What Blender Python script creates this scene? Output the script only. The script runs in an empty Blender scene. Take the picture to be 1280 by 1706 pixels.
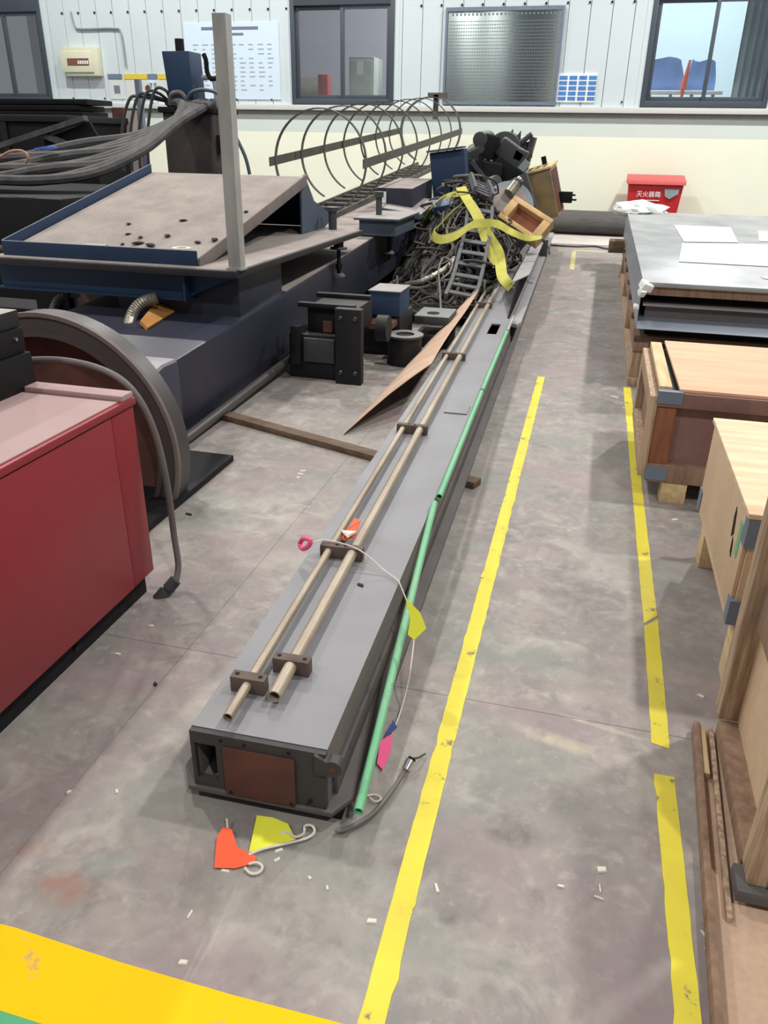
import bpy, bmesh, math, random
from mathutils import Vector, Matrix, Euler, Quaternion
R = math.radians
PI = math.pi
rnd = random.Random(11)
sc = bpy.context.scene
COL = sc.collection

# ------------------------------------------------------------------ camera
cam_d = bpy.data.cameras.new('camera'); cam = bpy.data.objects.new('camera', cam_d); COL.objects.link(cam)
YAW, PITCH, ROLL = R(14.3), R(25.6), 0.018
fw = Vector((-math.sin(YAW)*math.cos(PITCH), math.cos(YAW)*math.cos(PITCH), -math.sin(PITCH)))
r0 = Vector((math.cos(YAW), math.sin(YAW), 0)); u0 = r0.cross(fw)
rt = r0*math.cos(ROLL) + u0*math.sin(ROLL); up = rt.cross(fw)
cam.matrix_world = Matrix(((rt.x, up.x, -fw.x, 0), (rt.y, up.y, -fw.y, 0), (rt.z, up.z, -fw.z, 1.5), (0, 0, 0, 1)))
cam_d.sensor_fit = 'VERTICAL'; cam_d.sensor_height = 24; cam_d.lens = 24*1300/1706; cam_d.clip_end = 200
sc.camera = cam

# ------------------------------------------------------------------ world, lamps, exposure
w = bpy.data.worlds.new('hall_ambience'); sc.world = w; w.use_nodes = True
w.node_tree.nodes['Background'].inputs[0].default_value = (0.93, 0.97, 1.0, 1)
w.node_tree.nodes['Background'].inputs[1].default_value = 0.21
def lamp(name, loc, power, size, col=(1, .97, .92), aim=(0, 0, -1), sy=None):
    d = bpy.data.lights.new(name, 'AREA'); d.energy = power; d.color = col
    if sy: d.shape = 'RECTANGLE'; d.size = size; d.size_y = sy
    else: d.shape = 'DISK'; d.size = size
    o = bpy.data.objects.new(name, d); COL.objects.link(o); o.location = loc
    o.rotation_euler = Vector(aim).to_track_quat('-Z', 'Y').to_euler()
    return o
for lx, lw_ in ((-9.6, 230), (-4.4, 240), (3.4, 400)):      # high bay lamps hung under the hall roof in three rows
    for ly in (-3.0, 4.5, 12.0):
        lamp('high_bay_lamp', (lx, ly, 8.2), lw_*(1.9 if ly > 10 else 1.04), .4)
lamp('next_hall_fill', (-4.0, 18.6, 6.5), 480, 1.0, (1, .97, .95))  # unseen fill lights added to brighten the hall behind the windows
lamp('next_hall_fill', (1.6, 18.6, 6.5), 560, 1.0, (.92, .97, 1))
sc.view_settings.view_transform = 'Standard'; sc.view_settings.look = 'None'
sc.view_settings.exposure = 0.0; sc.view_settings.gamma = 1; sc.view_settings.use_curve_mapping = False

# ------------------------------------------------------------------ materials
def lin(c):
    return tuple(((v/255)/12.92 if v/255 <= .04045 else ((v/255+.055)/1.055)**2.4) for v in c)
def mat(name, col, rough=.6, metal=0, col2=None, scale=6, amt=.5, bump=0, stretch=(1, 1, 1), detail=5, spec=.4, wear=None, wear_scale=9, wear_at=.62, fine=0):
    m = bpy.data.materials.new(name); m.use_nodes = True
    nt = m.node_tree; N = nt.nodes; L = nt.links
    b = N['Principled BSDF']; b.inputs['Roughness'].default_value = rough; b.inputs['Metallic'].default_value = metal
    b.inputs['Specular IOR Level'].default_value = spec
    c1 = lin(col); c2 = lin(col2) if col2 else tuple(v*.72 for v in c1)
    tc = N.new('ShaderNodeTexCoord'); mp = N.new('ShaderNodeMapping'); L.new(tc.outputs['Object'], mp.inputs[0]); mp.inputs['Scale'].default_value = stretch
    nz = N.new('ShaderNodeTexNoise'); nz.inputs['Scale'].default_value = scale; nz.inputs['Detail'].default_value = detail; L.new(mp.outputs[0], nz.inputs['Vector'])
    rp = N.new('ShaderNodeMapRange'); rp.inputs[1].default_value = .35; rp.inputs[2].default_value = .68; rp.inputs[3].default_value = 0; rp.inputs[4].default_value = amt; L.new(nz.outputs['Fac'], rp.inputs[0])
    mx = N.new('ShaderNodeMix'); mx.data_type = 'RGBA'; mx.inputs[6].default_value = (*c1, 1); mx.inputs[7].default_value = (*c2, 1); L.new(rp.outputs[0], mx.inputs[0])
    out = mx.outputs[2]
    if wear:
        n2 = N.new('ShaderNodeTexNoise'); n2.inputs['Scale'].default_value = wear_scale; n2.inputs['Detail'].default_value = 8; n2.inputs['Roughness'].default_value = .65; L.new(mp.outputs[0], n2.inputs['Vector'])
        r2 = N.new('ShaderNodeMapRange'); r2.inputs[1].default_value = wear_at; r2.inputs[2].default_value = wear_at+.06; L.new(n2.outputs['Fac'], r2.inputs[0])
        m2 = N.new('ShaderNodeMix'); m2.data_type = 'RGBA'; m2.inputs[7].default_value = (*lin(wear), 1); L.new(out, m2.inputs[6]); L.new(r2.outputs[0], m2.inputs[0]); out = m2.outputs[2]
    if fine:
        n3 = N.new('ShaderNodeTexNoise'); n3.inputs['Scale'].default_value = scale*14; n3.inputs['Detail'].default_value = 3; L.new(mp.outputs[0], n3.inputs['Vector'])
        hm = N.new('ShaderNodeMapRange'); hm.inputs[1].default_value = .3; hm.inputs[2].default_value = .7; hm.inputs[3].default_value = 1-fine; hm.inputs[4].default_value = 1+fine; L.new(n3.outputs['Fac'], hm.inputs[0])
        m3 = N.new('ShaderNodeMix'); m3.data_type = 'RGBA'; m3.blend_type = 'MULTIPLY'; m3.inputs[0].default_value = 1; L.new(out, m3.inputs[6]); L.new(hm.outputs[0], m3.inputs[7]); out = m3.outputs[2]
    L.new(out, b.inputs['Base Color'])
    if bump:
        bp = N.new('ShaderNodeBump'); bp.inputs['Strength'].default_value = bump; bp.inputs['Distance'].default_value = .01; L.new(nz.outputs['Fac'], bp.inputs['Height']); L.new(bp.outputs[0], b.inputs['Normal'])
    return m
def dusty(name, side, dust, rough=.65, sharp=.55, scale=5):
    """paint with grey dust settled on faces that look up"""
    m = mat(name, side, rough, scale=scale, amt=.45)
    nt = m.node_tree; N = nt.nodes; L = nt.links; b = N['Principled BSDF']
    src = b.inputs['Base Color'].links[0].from_socket
    ge = N.new('ShaderNodeNewGeometry'); sx = N.new('ShaderNodeSeparateXYZ'); L.new(ge.outputs['Normal'], sx.inputs[0])
    mr = N.new('ShaderNodeMapRange'); mr.inputs[1].default_value = sharp; mr.inputs[2].default_value = .97; L.new(sx.outputs['Z'], mr.inputs[0])
    nz = N.new('ShaderNodeTexNoise'); nz.inputs['Scale'].default_value = 4; nz.inputs['Detail'].default_value = 7
    tc = N.new('ShaderNodeTexCoord'); L.new(tc.outputs['Object'], nz.inputs['Vector'])
    m2 = N.new('ShaderNodeMapRange'); m2.inputs[1].default_value = .25; m2.inputs[2].default_value = .6; m2.inputs[3].default_value = .6; m2.inputs[4].default_value = 1; L.new(nz.outputs['Fac'], m2.inputs[0])
    mu = N.new('ShaderNodeMath'); mu.operation = 'MULTIPLY'; L.new(mr.outputs[0], mu.inputs[0]); L.new(m2.outputs[0], mu.inputs[1])
    mx = N.new('ShaderNodeMix'); mx.data_type = 'RGBA'; mx.inputs[7].default_value = (*lin(dust), 1); L.new(src, mx.inputs[6]); L.new(mu.outputs[0], mx.inputs[0]); L.new(mx.outputs[2], b.inputs['Base Color'])
    return m

DECK = mat('dark_deck_edge', (44, 42, 46), .6, scale=5, amt=.5)
RIMD = mat('dusty_rim', (118, 108, 104), .8, col2=(96, 90, 90), scale=6, amt=.6)
NOSE = dusty('nose_paint', (66, 66, 80), (156, 152, 154))
def floor_mat():
    m = mat('worn_concrete', (150, 143, 137), .6, col2=(128, 120, 118), scale=1.3, amt=.9, detail=8, fine=.09, spec=.4)
    nt = m.node_tree; N = nt.nodes; L = nt.links; b = N['Principled BSDF']
    src = b.inputs['Base Color'].links[0].from_socket
    ge = N.new('ShaderNodeNewGeometry'); pos = ge.outputs['Position']
    def nzs(sc_, rot=0, st=(1, 1, 1), dist=0, rough=.62):
        mp = N.new('ShaderNodeMapping'); mp.inputs['Scale'].default_value = st; mp.inputs['Rotation'].default_value = (0, 0, rot); L.new(pos, mp.inputs[0])
        nz = N.new('ShaderNodeTexNoise'); nz.inputs['Scale'].default_value = sc_; nz.inputs['Detail'].default_value = 9; nz.inputs['Roughness'].default_value = rough; nz.inputs['Distortion'].default_value = dist; L.new(mp.outputs[0], nz.inputs['Vector'])
        return nz.outputs['Fac']
    def over(src, fac, colr):
        mx = N.new('ShaderNodeMix'); mx.data_type = 'RGBA'; mx.inputs[7].default_value = (*lin(colr), 1); L.new(src, mx.inputs[6]); L.new(fac, mx.inputs[0]); return mx.outputs[2]
    def rng(x, lo, hi, amt=1.):
        mr = N.new('ShaderNodeMapRange'); mr.inputs[1].default_value = lo; mr.inputs[2].default_value = hi; mr.inputs[4].default_value = amt; L.new(x, mr.inputs[0]); return mr.outputs[0]
    def layer(src, sc_, lo, hi, colr, rot=0, st=(1, 1, 1), amt=1., dist=0): return over(src, rng(nzs(sc_, rot, st, dist), lo, hi, amt), colr)
    s = layer(src, 4.5, .47, .66, (108, 106, 105), amt=.6, dist=.9)
    s = layer(s, 13, .50, .68, (110, 106, 104), rot=.7, amt=.42, dist=.5)
    s = layer(s, 6.5, .50, .68, (172, 166, 158), rot=.4, amt=.55, dist=1.1)
    s = layer(s, 24, .54, .70, (178, 173, 164), rot=.1, amt=.4)
    s = layer(s, 2.6, .48, .64, (138, 120, 123), rot=1.1, st=(.6, 1, 1), amt=.65)
    s = layer(s, 2.9, .50, .66, (124, 130, 122), rot=2.1, st=(.6, 1, 1), amt=.6)
    s = layer(s, 8, .60, .76, (80, 78, 76), rot=.2, amt=.5, dist=.4)
    s = layer(s, 6, .66, .72, (196, 190, 180), rot=.9, st=(1, .10, 1), amt=.4)
    s = layer(s, 6, .66, .72, (88, 84, 82), rot=-.5, st=(.12, 1, 1), amt=.4)
    s = layer(s, 11, .69, .73, (200, 196, 188), rot=.3, st=(.15, 1, 1), amt=.35)
    # old stains and scrapes with a place of their own
    brk = rng(nzs(9, 0, (1, 1, 1), .8), .34, .62)
    for (bx, by), (rx, ry), rot, colr, amt in (
        ((-0.957, 0.979), (.085, .05), .1, (142, 98, 84), .75), ((-1.093, 1.050), (.07, .03), .5, (148, 104, 92), .5), ((-0.897, 1.061), (.07, .05), .2, (130, 150, 140), .5),
        ((-0.030, 1.401), (.07, .05), 0, (84, 84, 80), .8), ((-0.135, 1.138), (.03, .025), 0, (96, 84, 84), .7), ((0.064, 1.750), (.13, .03), -.25, (182, 172, 148), .7), ((0.176, 1.845), (.12, .012), -.2, (190, 184, 166), .7),
        ((-1.247, 2.798), (.16, .30), .1, (176, 172, 160), .7), ((-1.029, 2.517), (.2, .12), .4, (168, 164, 156), .5), ((-0.968, 1.521), (.05, .45), -.15, (170, 166, 158), .6), ((-0.451, 1.088), (.3, .12), .2, (160, 158, 148), .5), ((0.211, 3.707), (.1, .4), 0, (160, 156, 148), .4),
        ((0.083, 2.518), (.12, .3), .3, (92, 90, 88), .5), ((-0.232, 1.246), (.1, .04), .6, (90, 86, 86), .5)):
        mp = N.new('ShaderNodeMapping'); mp.vector_type = 'TEXTURE'; mp.inputs['Location'].default_value = (bx, by, 0); mp.inputs['Rotation'].default_value = (0, 0, rot); mp.inputs['Scale'].default_value = (rx, ry, 1); L.new(pos, mp.inputs[0])
        ln = N.new('ShaderNodeVectorMath'); ln.operation = 'LENGTH'; L.new(mp.outputs[0], ln.inputs[0])
        mr = N.new('ShaderNodeMapRange'); mr.inputs[1].default_value = 1.15; mr.inputs[2].default_value = .45; mr.inputs[4].default_value = amt; L.new(ln.outputs['Value'], mr.inputs[0])
        mu = N.new('ShaderNodeMath'); mu.operation = 'MULTIPLY'; L.new(mr.outputs[0], mu.inputs[0]); L.new(brk, mu.inputs[1]); s = over(s, mu.outputs[0], colr)
    L.new(s, b.inputs['Base Color'])
    return m

FLOOR = floor_mat()
JOINT = mat('joint_filler', (140, 133, 128), .9)
TAPE = mat('yellow_floor_tape', (220, 205, 62), .6, col2=(200, 184, 64), scale=7, amt=.6, wear=(128, 118, 84), wear_scale=14, wear_at=.60)
TAPEF = mat('faded_yellow_tape', (206, 192, 128), .6, col2=(170, 160, 128), scale=6, amt=.9)
AMBER = mat('amber_floor_paint', (246, 190, 2), .6, col2=(240, 180, 4), scale=5, amt=.6, wear=(182, 156, 96), wear_scale=7, wear_at=.60, spec=.15)
GREENFL = mat('green_floor_paint', (72, 160, 112), .45, scale=4, amt=.4, wear=(120, 140, 120), wear_at=.66)
CREAM = mat('cream_wall_paint', (238, 241, 222), .8, col2=(232, 236, 218), scale=1.2, amt=.6)
BAND = mat('pale_green_band', (208, 219, 214), .8, scale=1.5, amt=.12)
CLAD = mat('white_cladding', (200, 212, 217), .5, scale=1.5, amt=.12)
SILL = mat('sill_strip', (206, 208, 204), .6, scale=3, amt=.15)
SILLD = mat('sill_shadow_gap', (120, 124, 122), .8)
WFRAME = mat('dark_window_frame', (70, 78, 88), .4, scale=3, amt=.15)
STEELP = mat('brushed_steel_sheet', (160, 172, 170), .3, 1.0, scale=30, amt=.2, stretch=(1, 1, .1))
STEELP.node_tree.nodes['Principled BSDF'].inputs['Anisotropic'].default_value = .9
STEELP.node_tree.nodes['Principled BSDF'].inputs['Anisotropic Rotation'].default_value = .25
_tg = STEELP.node_tree.nodes.new('ShaderNodeTangent'); _tg.direction_type = 'RADIAL'; _tg.axis = 'Z'; STEELP.node_tree.links.new(_tg.outputs[0], STEELP.node_tree.nodes['Principled BSDF'].inputs['Tangent'])
NAVY = dusty('navy_paint', (46, 47, 62), (150, 140, 136))
NAVYP = mat('navy_paint_clean', (44, 46, 62), .45, col2=(34, 36, 46), scale=3, amt=.6, spec=.5)
DUSTPLATE = mat('dusty_plate', (152, 142, 137), .85, col2=(124, 116, 113), scale=5, amt=.6, fine=.08)
TRAYDUST = mat('dusty_tray_floor', (150, 141, 134), .9, col2=(122, 114, 110), scale=4, amt=.7, fine=.1)
BLUE = dusty('blue_machine_paint', (34, 56, 86), (112, 118, 132), sharp=.7)
BLUEC = mat('blue_paint', (26, 50, 80), .5, scale=5, amt=.3)
BLUEGREY = dusty('blue_grey_paint', (70, 82, 98), (158, 152, 150))
BLACK = dusty('black_oily_steel', (22, 22, 26), (58, 55, 54))
BLK = mat('black_paint', (25, 24, 27), .6, scale=7, amt=.4, spec=.2)
MATT = mat('matt_dark_steel', (34, 33, 35), .95, scale=7, amt=.4, spec=.05)
IRON = dusty('dark_cast_iron', (64, 65, 67), (128, 131, 131))
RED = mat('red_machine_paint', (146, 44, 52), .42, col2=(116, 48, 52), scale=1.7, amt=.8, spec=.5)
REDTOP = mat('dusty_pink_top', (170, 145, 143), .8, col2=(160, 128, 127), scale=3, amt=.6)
RIM = mat('grey_black_rim', (74, 70, 70), .45, scale=6, amt=.5, spec=.5)
RUSTB = mat('rust_brown', (98, 62, 52), .85, col2=(70, 48, 44), scale=9, amt=.8)
GREY = dusty('grey_beam_paint', (104, 101, 101), (130, 130, 134), rough=.5, sharp=.6, scale=3)
GREYD = mat('grey_side_paint', (92, 87, 86), .65, col2=(74, 70, 70), scale=5, amt=.8)
GREYP = mat('grey_plate', (152, 150, 152), .55, scale=5, amt=.3)
ENDCAP = mat('end_plate_dark', (62, 60, 62), .6, col2=(44, 42, 44), scale=8, amt=.6)
RUST = mat('rusty_plate', (98, 60, 50), .8, col2=(70, 48, 44), scale=9, amt=.9, wear=(58, 46, 46), wear_scale=5, wear_at=.6)
PIPE = mat('dull_steel_pipe', (176, 164, 146), .5, .35, col2=(136, 120, 104), scale=9, amt=.8, stretch=(1, .25, 1), fine=.06)
CLAMP = mat('brown_clamp', (100, 84, 78), .7, col2=(78, 62, 56), scale=18, amt=.8)
HOLE = mat('bolt_hole_dark', (24, 22, 22), .9)
GREENP = mat('green_pole_paint', (92, 168, 122), .5, col2=(140, 188, 152), scale=7, amt=.7, stretch=(1, .3, 1), wear=(84, 110, 88), wear_scale=14, wear_at=.66)
GALV = mat('galvanised_steel', (178, 177, 172), .5, .2, col2=(134, 134, 132), scale=9, amt=.7, stretch=(1, 1, .3))
WOODD = mat('old_timber', (112, 92, 74), .85, col2=(78, 64, 54), scale=7, amt=.9, stretch=(1, 8, 8), fine=.1)
WOODB = mat('brown_timber', (150, 122, 102), .8, col2=(118, 94, 78), scale=6, amt=.9, stretch=(6, 6, .7), fine=.08)
WOODV = mat('weathered_post', (190, 166, 140), .85, col2=(138, 110, 90), scale=7, amt=1, stretch=(9, 9, .6), fine=.12)
WOODL = mat('pale_timber', (214, 190, 150), .8, col2=(180, 152, 112), scale=6, amt=.8, stretch=(8, .8, 8), fine=.06)
PLY = mat('birch_plywood', (226, 200, 168), .75, col2=(204, 174, 142), scale=3.5, amt=.85, stretch=(.8, 7, 5), fine=.05)
PLYS = mat('plywood_side', (208, 182, 152), .8, col2=(188, 160, 132), scale=3, amt=.7, fine=.05)
PLYP = mat('peach_plywood', (220, 176, 146), .8, col2=(202, 154, 126), scale=3, amt=.7, stretch=(1, 5, 4), fine=.05)
PLYPUR = mat('purple_brown_panel', (142, 112, 106), .7, col2=(116, 86, 80), scale=3, amt=.9, fine=.06)
CARD = mat('brown_sheet', (200, 170, 146), .85, col2=(176, 148, 128), scale=5, amt=.8, fine=.06)
SHEET = mat('sheet_metal', (174, 176, 177), .42, .25, col2=(142, 144, 146), scale=3, amt=.9, stretch=(1, .6, 1), fine=.04)
SHEETB = mat('bent_silver_sheet', (176, 186, 200), .35, .7, scale=4, amt=.2)
PAPER = mat('white_paper', (204, 209, 207), .85, scale=3, amt=.08)
CLOTH = mat('white_cloth', (236, 240, 238), .9, scale=8, amt=.08)
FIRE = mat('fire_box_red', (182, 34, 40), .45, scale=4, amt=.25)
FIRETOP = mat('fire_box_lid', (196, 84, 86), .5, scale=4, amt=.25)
WHITE = mat('white_print', (232, 234, 234), .8, scale=4, amt=.05)
GREYST = mat('grey_sticker', (140, 150, 156), .6, scale=8, amt=.4)
ROLL_ = mat('grey_roll_wrap', (92, 90, 88), .7, col2=(70, 68, 66), scale=8, amt=.7, stretch=(.5, 5, 5))
RUBBER = mat('black_rubber', (66, 66, 68), .6, col2=(50, 50, 52), scale=9, amt=.6)
RUBBERD = mat('dusty_hose', (80, 79, 79), .75, col2=(52, 51, 53), scale=7, amt=.8)
CABLE = mat('grey_cable', (110, 104, 102), .6, scale=12, amt=.5)
TANGLE = mat('tangled_cable', (62, 60, 57), .65, col2=(36, 36, 36), scale=5, amt=.9)
SLING = mat('yellow_green_webbing', (184, 180, 84), .8, col2=(160, 156, 70), scale=12, amt=.7, fine=.12)
CONDUIT = mat('dull_silver_conduit', (150, 146, 132), .4, .5, col2=(110, 104, 96), scale=14, amt=.7)
CHROME = mat('bright_metal', (206, 206, 206), .25, .9, scale=9, amt=.2)
STRING = mat('white_string', (216, 210, 200), .85, scale=30, amt=.4)
FYEL = mat('yellow_flag_cloth', (224, 226, 62), .7, scale=9, amt=.25)
FORA = mat('orange_flag_cloth', (250, 98, 60), .7, scale=9, amt=.25)
FPINK = mat('pink_flag_cloth', (240, 98, 148), .7, scale=9, amt=.25)
FBLUE = mat('blue_flag_cloth', (44, 66, 120), .7, scale=9, amt=.25)
BROWNBOX = mat('olive_brown_box', (146, 122, 82), .55, col2=(104, 96, 78), scale=5, amt=.9)
TANTOP = mat('tan_box_top', (206, 184, 140), .7, scale=7, amt=.4)
WOODF = mat('pale_wood_frame', (206, 172, 124), .75, col2=(178, 142, 100), scale=6, amt=.7, fine=.06)
WOODREC = mat('reddish_recess', (140, 84, 58), .75, col2=(104, 62, 44), scale=6, amt=.8)
CAGE = mat('cage_steel', (90, 87, 80), .6, col2=(66, 63, 58), scale=12, amt=.6)
DIRT = mat('dark_dirt', (58, 48, 44), .95, scale=20, amt=.5)
CHIP = mat('pale_chip', (214, 208, 194), .9, scale=20, amt=.3)
BEIGE = mat('beige_plastic', (212, 214, 190), .5, scale=5, amt=.15)
BRKR = mat('breaker_row', (128, 84, 70), .6, scale=40, amt=.8)
POSTER = mat('pale_blue_poster', (206, 224, 240), .7, scale=2, amt=.06)
INK = mat('faint_print', (150, 168, 190), .8, scale=9, amt=.2)
BOARDB = mat('blue_cell', (72, 138, 196), .6, col2=(70, 104, 190), scale=14, amt=.8)
HAZY = mat('yellow_sign', (216, 194, 74), .6, scale=9, amt=.3)
SLATE = mat('slate_sign', (110, 122, 140), .6, scale=9, amt=.3)
ORANGE = mat('orange_stain_board', (196, 140, 72), .8, col2=(160, 108, 60), scale=6, amt=.7)
FARWALL = mat('next_hall_wall', (184, 202, 210), .8, scale=1, amt=.08)
FARGREY = mat('next_hall_grey', (140, 140, 150), .8, scale=1, amt=.3)
TARP = mat('blue_tarp', (132, 168, 226), .7, col2=(112, 146, 214), scale=2, amt=.6)
CURTAIN = mat('grey_curtain', (146, 160, 166), .9, scale=3, amt=.25)
SAFETY = mat('orange_cone', (240, 106, 70), .6, scale=6, amt=.2)
STRIP = mat('pale_floor_sheet', (190, 184, 178), .8, col2=(172, 164, 158), scale=3, amt=.5)
def glass():
    m = bpy.data.materials.new('window_glass'); m.use_nodes = True; nt = m.node_tree; N = nt.nodes; L = nt.links
    for n in list(N): N.remove(n)
    o = N.new('ShaderNodeOutputMaterial'); t = N.new('ShaderNodeBsdfTransparent'); t.inputs[0].default_value = (.93, .96, .96, 1)
    gl = N.new('ShaderNodeBsdfGlossy'); gl.inputs[0].default_value = (.9, .93, 1, 1); gl.inputs['Roughness'].default_value = .03
    mx = N.new('ShaderNodeMixShader'); mx.inputs[0].default_value = .16
    L.new(t.outputs[0], mx.inputs[1]); L.new(gl.outputs[0], mx.inputs[2]); L.new(mx.outputs[0], o.inputs[0])
    return m
GLASS = glass()

# ------------------------------------------------------------------ mesh helpers
class MB:
    def __init__(s): s.v = []; s.f = []
    def add(s, v, f):
        n = len(s.v); s.v += [Vector(p) for p in v]; s.f += [tuple(i+n for i in q) for q in f]; return s
    def hexa(s, p):      # p: 4 bottom (ccw) + 4 top
        return s.add(p, [(3, 2, 1, 0), (4, 5, 6, 7), (0, 1, 5, 4), (1, 2, 6, 5), (2, 3, 7, 6), (3, 0, 4, 7)])
    def box(s, x0, x1, y0, y1, z0, z1):
        return s.hexa([(x0, y0, z0), (x1, y0, z0), (x1, y1, z0), (x0, y1, z0), (x0, y0, z1), (x1, y0, z1), (x1, y1, z1), (x0, y1, z1)])
    def ob(s, c, size, rot=(0, 0, 0)):
        m = Euler(rot).to_matrix(); c = Vector(c); h = [v/2 for v in size]
        return s.hexa([c + m @ Vector((a*h[0], b*h[1], d*h[2])) for d in (-1, 1) for a, b in ((-1, -1), (1, -1), (1, 1), (-1, 1))])
    def bar(s, a, b, wx, wz, upv=(0, 0, 1)):
        a = Vector(a); b = Vector(b); d = (b-a).normalized(); x = d.cross(Vector(upv)).normalized(); z = x.cross(d)
        q = [x*sx*wx/2+z*sz*wz/2 for sx, sz in ((-1, -1), (1, -1), (1, 1), (-1, 1))]
        v = [a+k for k in q]+[b+k for k in q]
        return s.add(v, [(0, 1, 2, 3), (7, 6, 5, 4), (0, 4, 5, 1), (1, 5, 6, 2), (2, 6, 7, 3), (3, 7, 4, 0)])
    def prism(s, poly, axis, a, b):
        def P(u, v, t): return {'x': (t, u, v), 'y': (u, t, v), 'z': (u, v, t)}[axis]
        n = len(poly)
        return s.add([P(u, v, a) for u, v in poly]+[P(u, v, b) for u, v in poly],
            [tuple(range(n)), tuple(range(2*n-1, n-1, -1))]+[(i, i+n, (i+1) % n+n, (i+1) % n) for i in range(n)])
    def slab(s, quad, th):
        q = [Vector(p) for p in quad]; nrm = (q[1]-q[0]).cross(q[2]-q[0]).normalized()*th
        n = len(q)
        return s.add(q+[p-nrm for p in q], [tuple(range(n)), tuple(range(2*n-1, n-1, -1))]+[(i, i+n, (i+1) % n+n, (i+1) % n) for i in range(n)])
    def cyl(s, a, b, r, r2=None, n=16, hollow=0):
        a = Vector(a); b = Vector(b); d = (b-a).normalized(); r2 = r if r2 is None else r2
        x = d.orthogonal().normalized(); y = d.cross(x)
        c = [x*math.cos(2*PI*i/n)+y*math.sin(2*PI*i/n) for i in range(n)]
        if not hollow:
            return s.add([a+k*r for k in c]+[b+k*r2 for k in c], [tuple(range(n-1, -1, -1)), tuple(range(n, 2*n))]+[(i, (i+1) % n, (i+1) % n+n, i+n) for i in range(n)])
        v = [a+k*r for k in c]+[b+k*r for k in c]+[a+k*hollow for k in c]+[b+k*hollow for k in c]; f = []
        for i in range(n):
            j = (i+1) % n; f += [(i, j, j+n, i+n), (j+2*n, i+2*n, i+3*n, j+3*n), (j, i, i+2*n, j+2*n), (i+n, j+n, j+3*n, i+3*n)]
        return s.add(v, f)
    def tube(s, pts, r, n=7, sub=6, cyc=False, rfun=None):
        P = [Vector(p) for p in pts]; S = []
        m = len(P)
        if sub > 1:
            for i in range(m if cyc else m-1):
                p0, p1, p2, p3 = (P[(i+k) % m] if cyc else P[min(max(i+k, 0), m-1)] for k in (-1, 0, 1, 2))
                for k in range(sub):
                    t = k/sub
                    S.append(.5*((2*p1)+(p2-p0)*t+(2*p0-5*p1+4*p2-p3)*t*t+(3*p1-p0-3*p2+p3)*t**3))
            if not cyc: S.append(P[-1])
        else: S = P
        K = len(S); v = []; f = []; x = None
        for i in range(K):
            d = (S[(i+1) % K]-S[i-1]) if cyc else (S[min(i+1, K-1)]-S[max(i-1, 0)])
            if d.length < 1e-9: d = Vector((0, 0, 1))
            d.normalize(); x = d.orthogonal().normalized() if x is None else (x-d*x.dot(d)).normalized()
            y = d.cross(x); rr = r*(rfun(i/(K-1)) if rfun else 1)
            v += [S[i]+(x*math.cos(2*PI*j/n)+y*math.sin(2*PI*j/n))*rr for j in range(n)]
        for i in range(K if cyc else K-1):
            a = i*n; b = ((i+1) % K)*n
            f += [(a+j, a+(j+1) % n, b+(j+1) % n, b+j) for j in range(n)]
        if not cyc: f += [tuple(range(n-1, -1, -1)), tuple(range((K-1)*n, K*n))]
        return s.add(v, f)
    def ribbon(s, pts, wid, th=.006, sub=6):
        """flat strap; pts = [(point, width direction)]"""
        P = [Vector(p) for p, _ in pts]; Wd = [Vector(q).normalized() for _, q in pts]; m = len(P); S = []; W = []
        def cr(a, b, c, d, t): return .5*((2*b)+(c-a)*t+(2*a-5*b+4*c-d)*t*t+(3*b-a-3*c+d)*t**3)
        for i in range(m-1):
            ix = [min(max(i+k, 0), m-1) for k in (-1, 0, 1, 2)]
            for k in range(sub):
                t = k/sub; S.append(cr(*[P[q] for q in ix], t)); W.append(cr(*[Wd[q] for q in ix], t).normalized())
        S.append(P[-1]); W.append(Wd[-1]); v = []; f = []
        for i in range(len(S)):
            d = (S[min(i+1, len(S)-1)]-S[max(i-1, 0)]).normalized(); nn = d.cross(W[i]).normalized()*th/2; h = W[i]*wid/2
            v += [S[i]-h-nn, S[i]+h-nn, S[i]+h+nn, S[i]-h+nn]
        for i in range(len(S)-1):
            a = i*4; b = a+4
            f += [(a+j, a+(j+1) % 4, b+(j+1) % 4, b+j) for j in range(4)]
        f += [(3, 2, 1, 0), tuple(range(len(v)-4, len(v)))]
        return s.add(v, f)
    def arc(s, cx, cz, ro, ri, y0, y1, a0, a1, n=40):
        """annular arc in the xz plane, extruded along y"""
        v = []; f = []
        for i in range(n+1):
            a = a0+(a1-a0)*i/n; c, q = math.cos(a), math.sin(a)
            v += [(cx+ro*c, y0, cz+ro*q), (cx+ro*c, y1, cz+ro*q), (cx+ri*c, y1, cz+ri*q), (cx+ri*c, y0, cz+ri*q)]
        for i in range(n):
            b = i*4
            f += [(b+j, b+(j+1) % 4, b+4+(j+1) % 4, b+4+j) for j in range(4)]
        f += [(0, 1, 2, 3), tuple(range(n*4, n*4+4))]
        return s.add(v, f)
def world_of(o):
    m = o.matrix_basis.copy()
    if o.parent: m = world_of(o.parent) @ o.matrix_parent_inverse @ m
    return m
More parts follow.
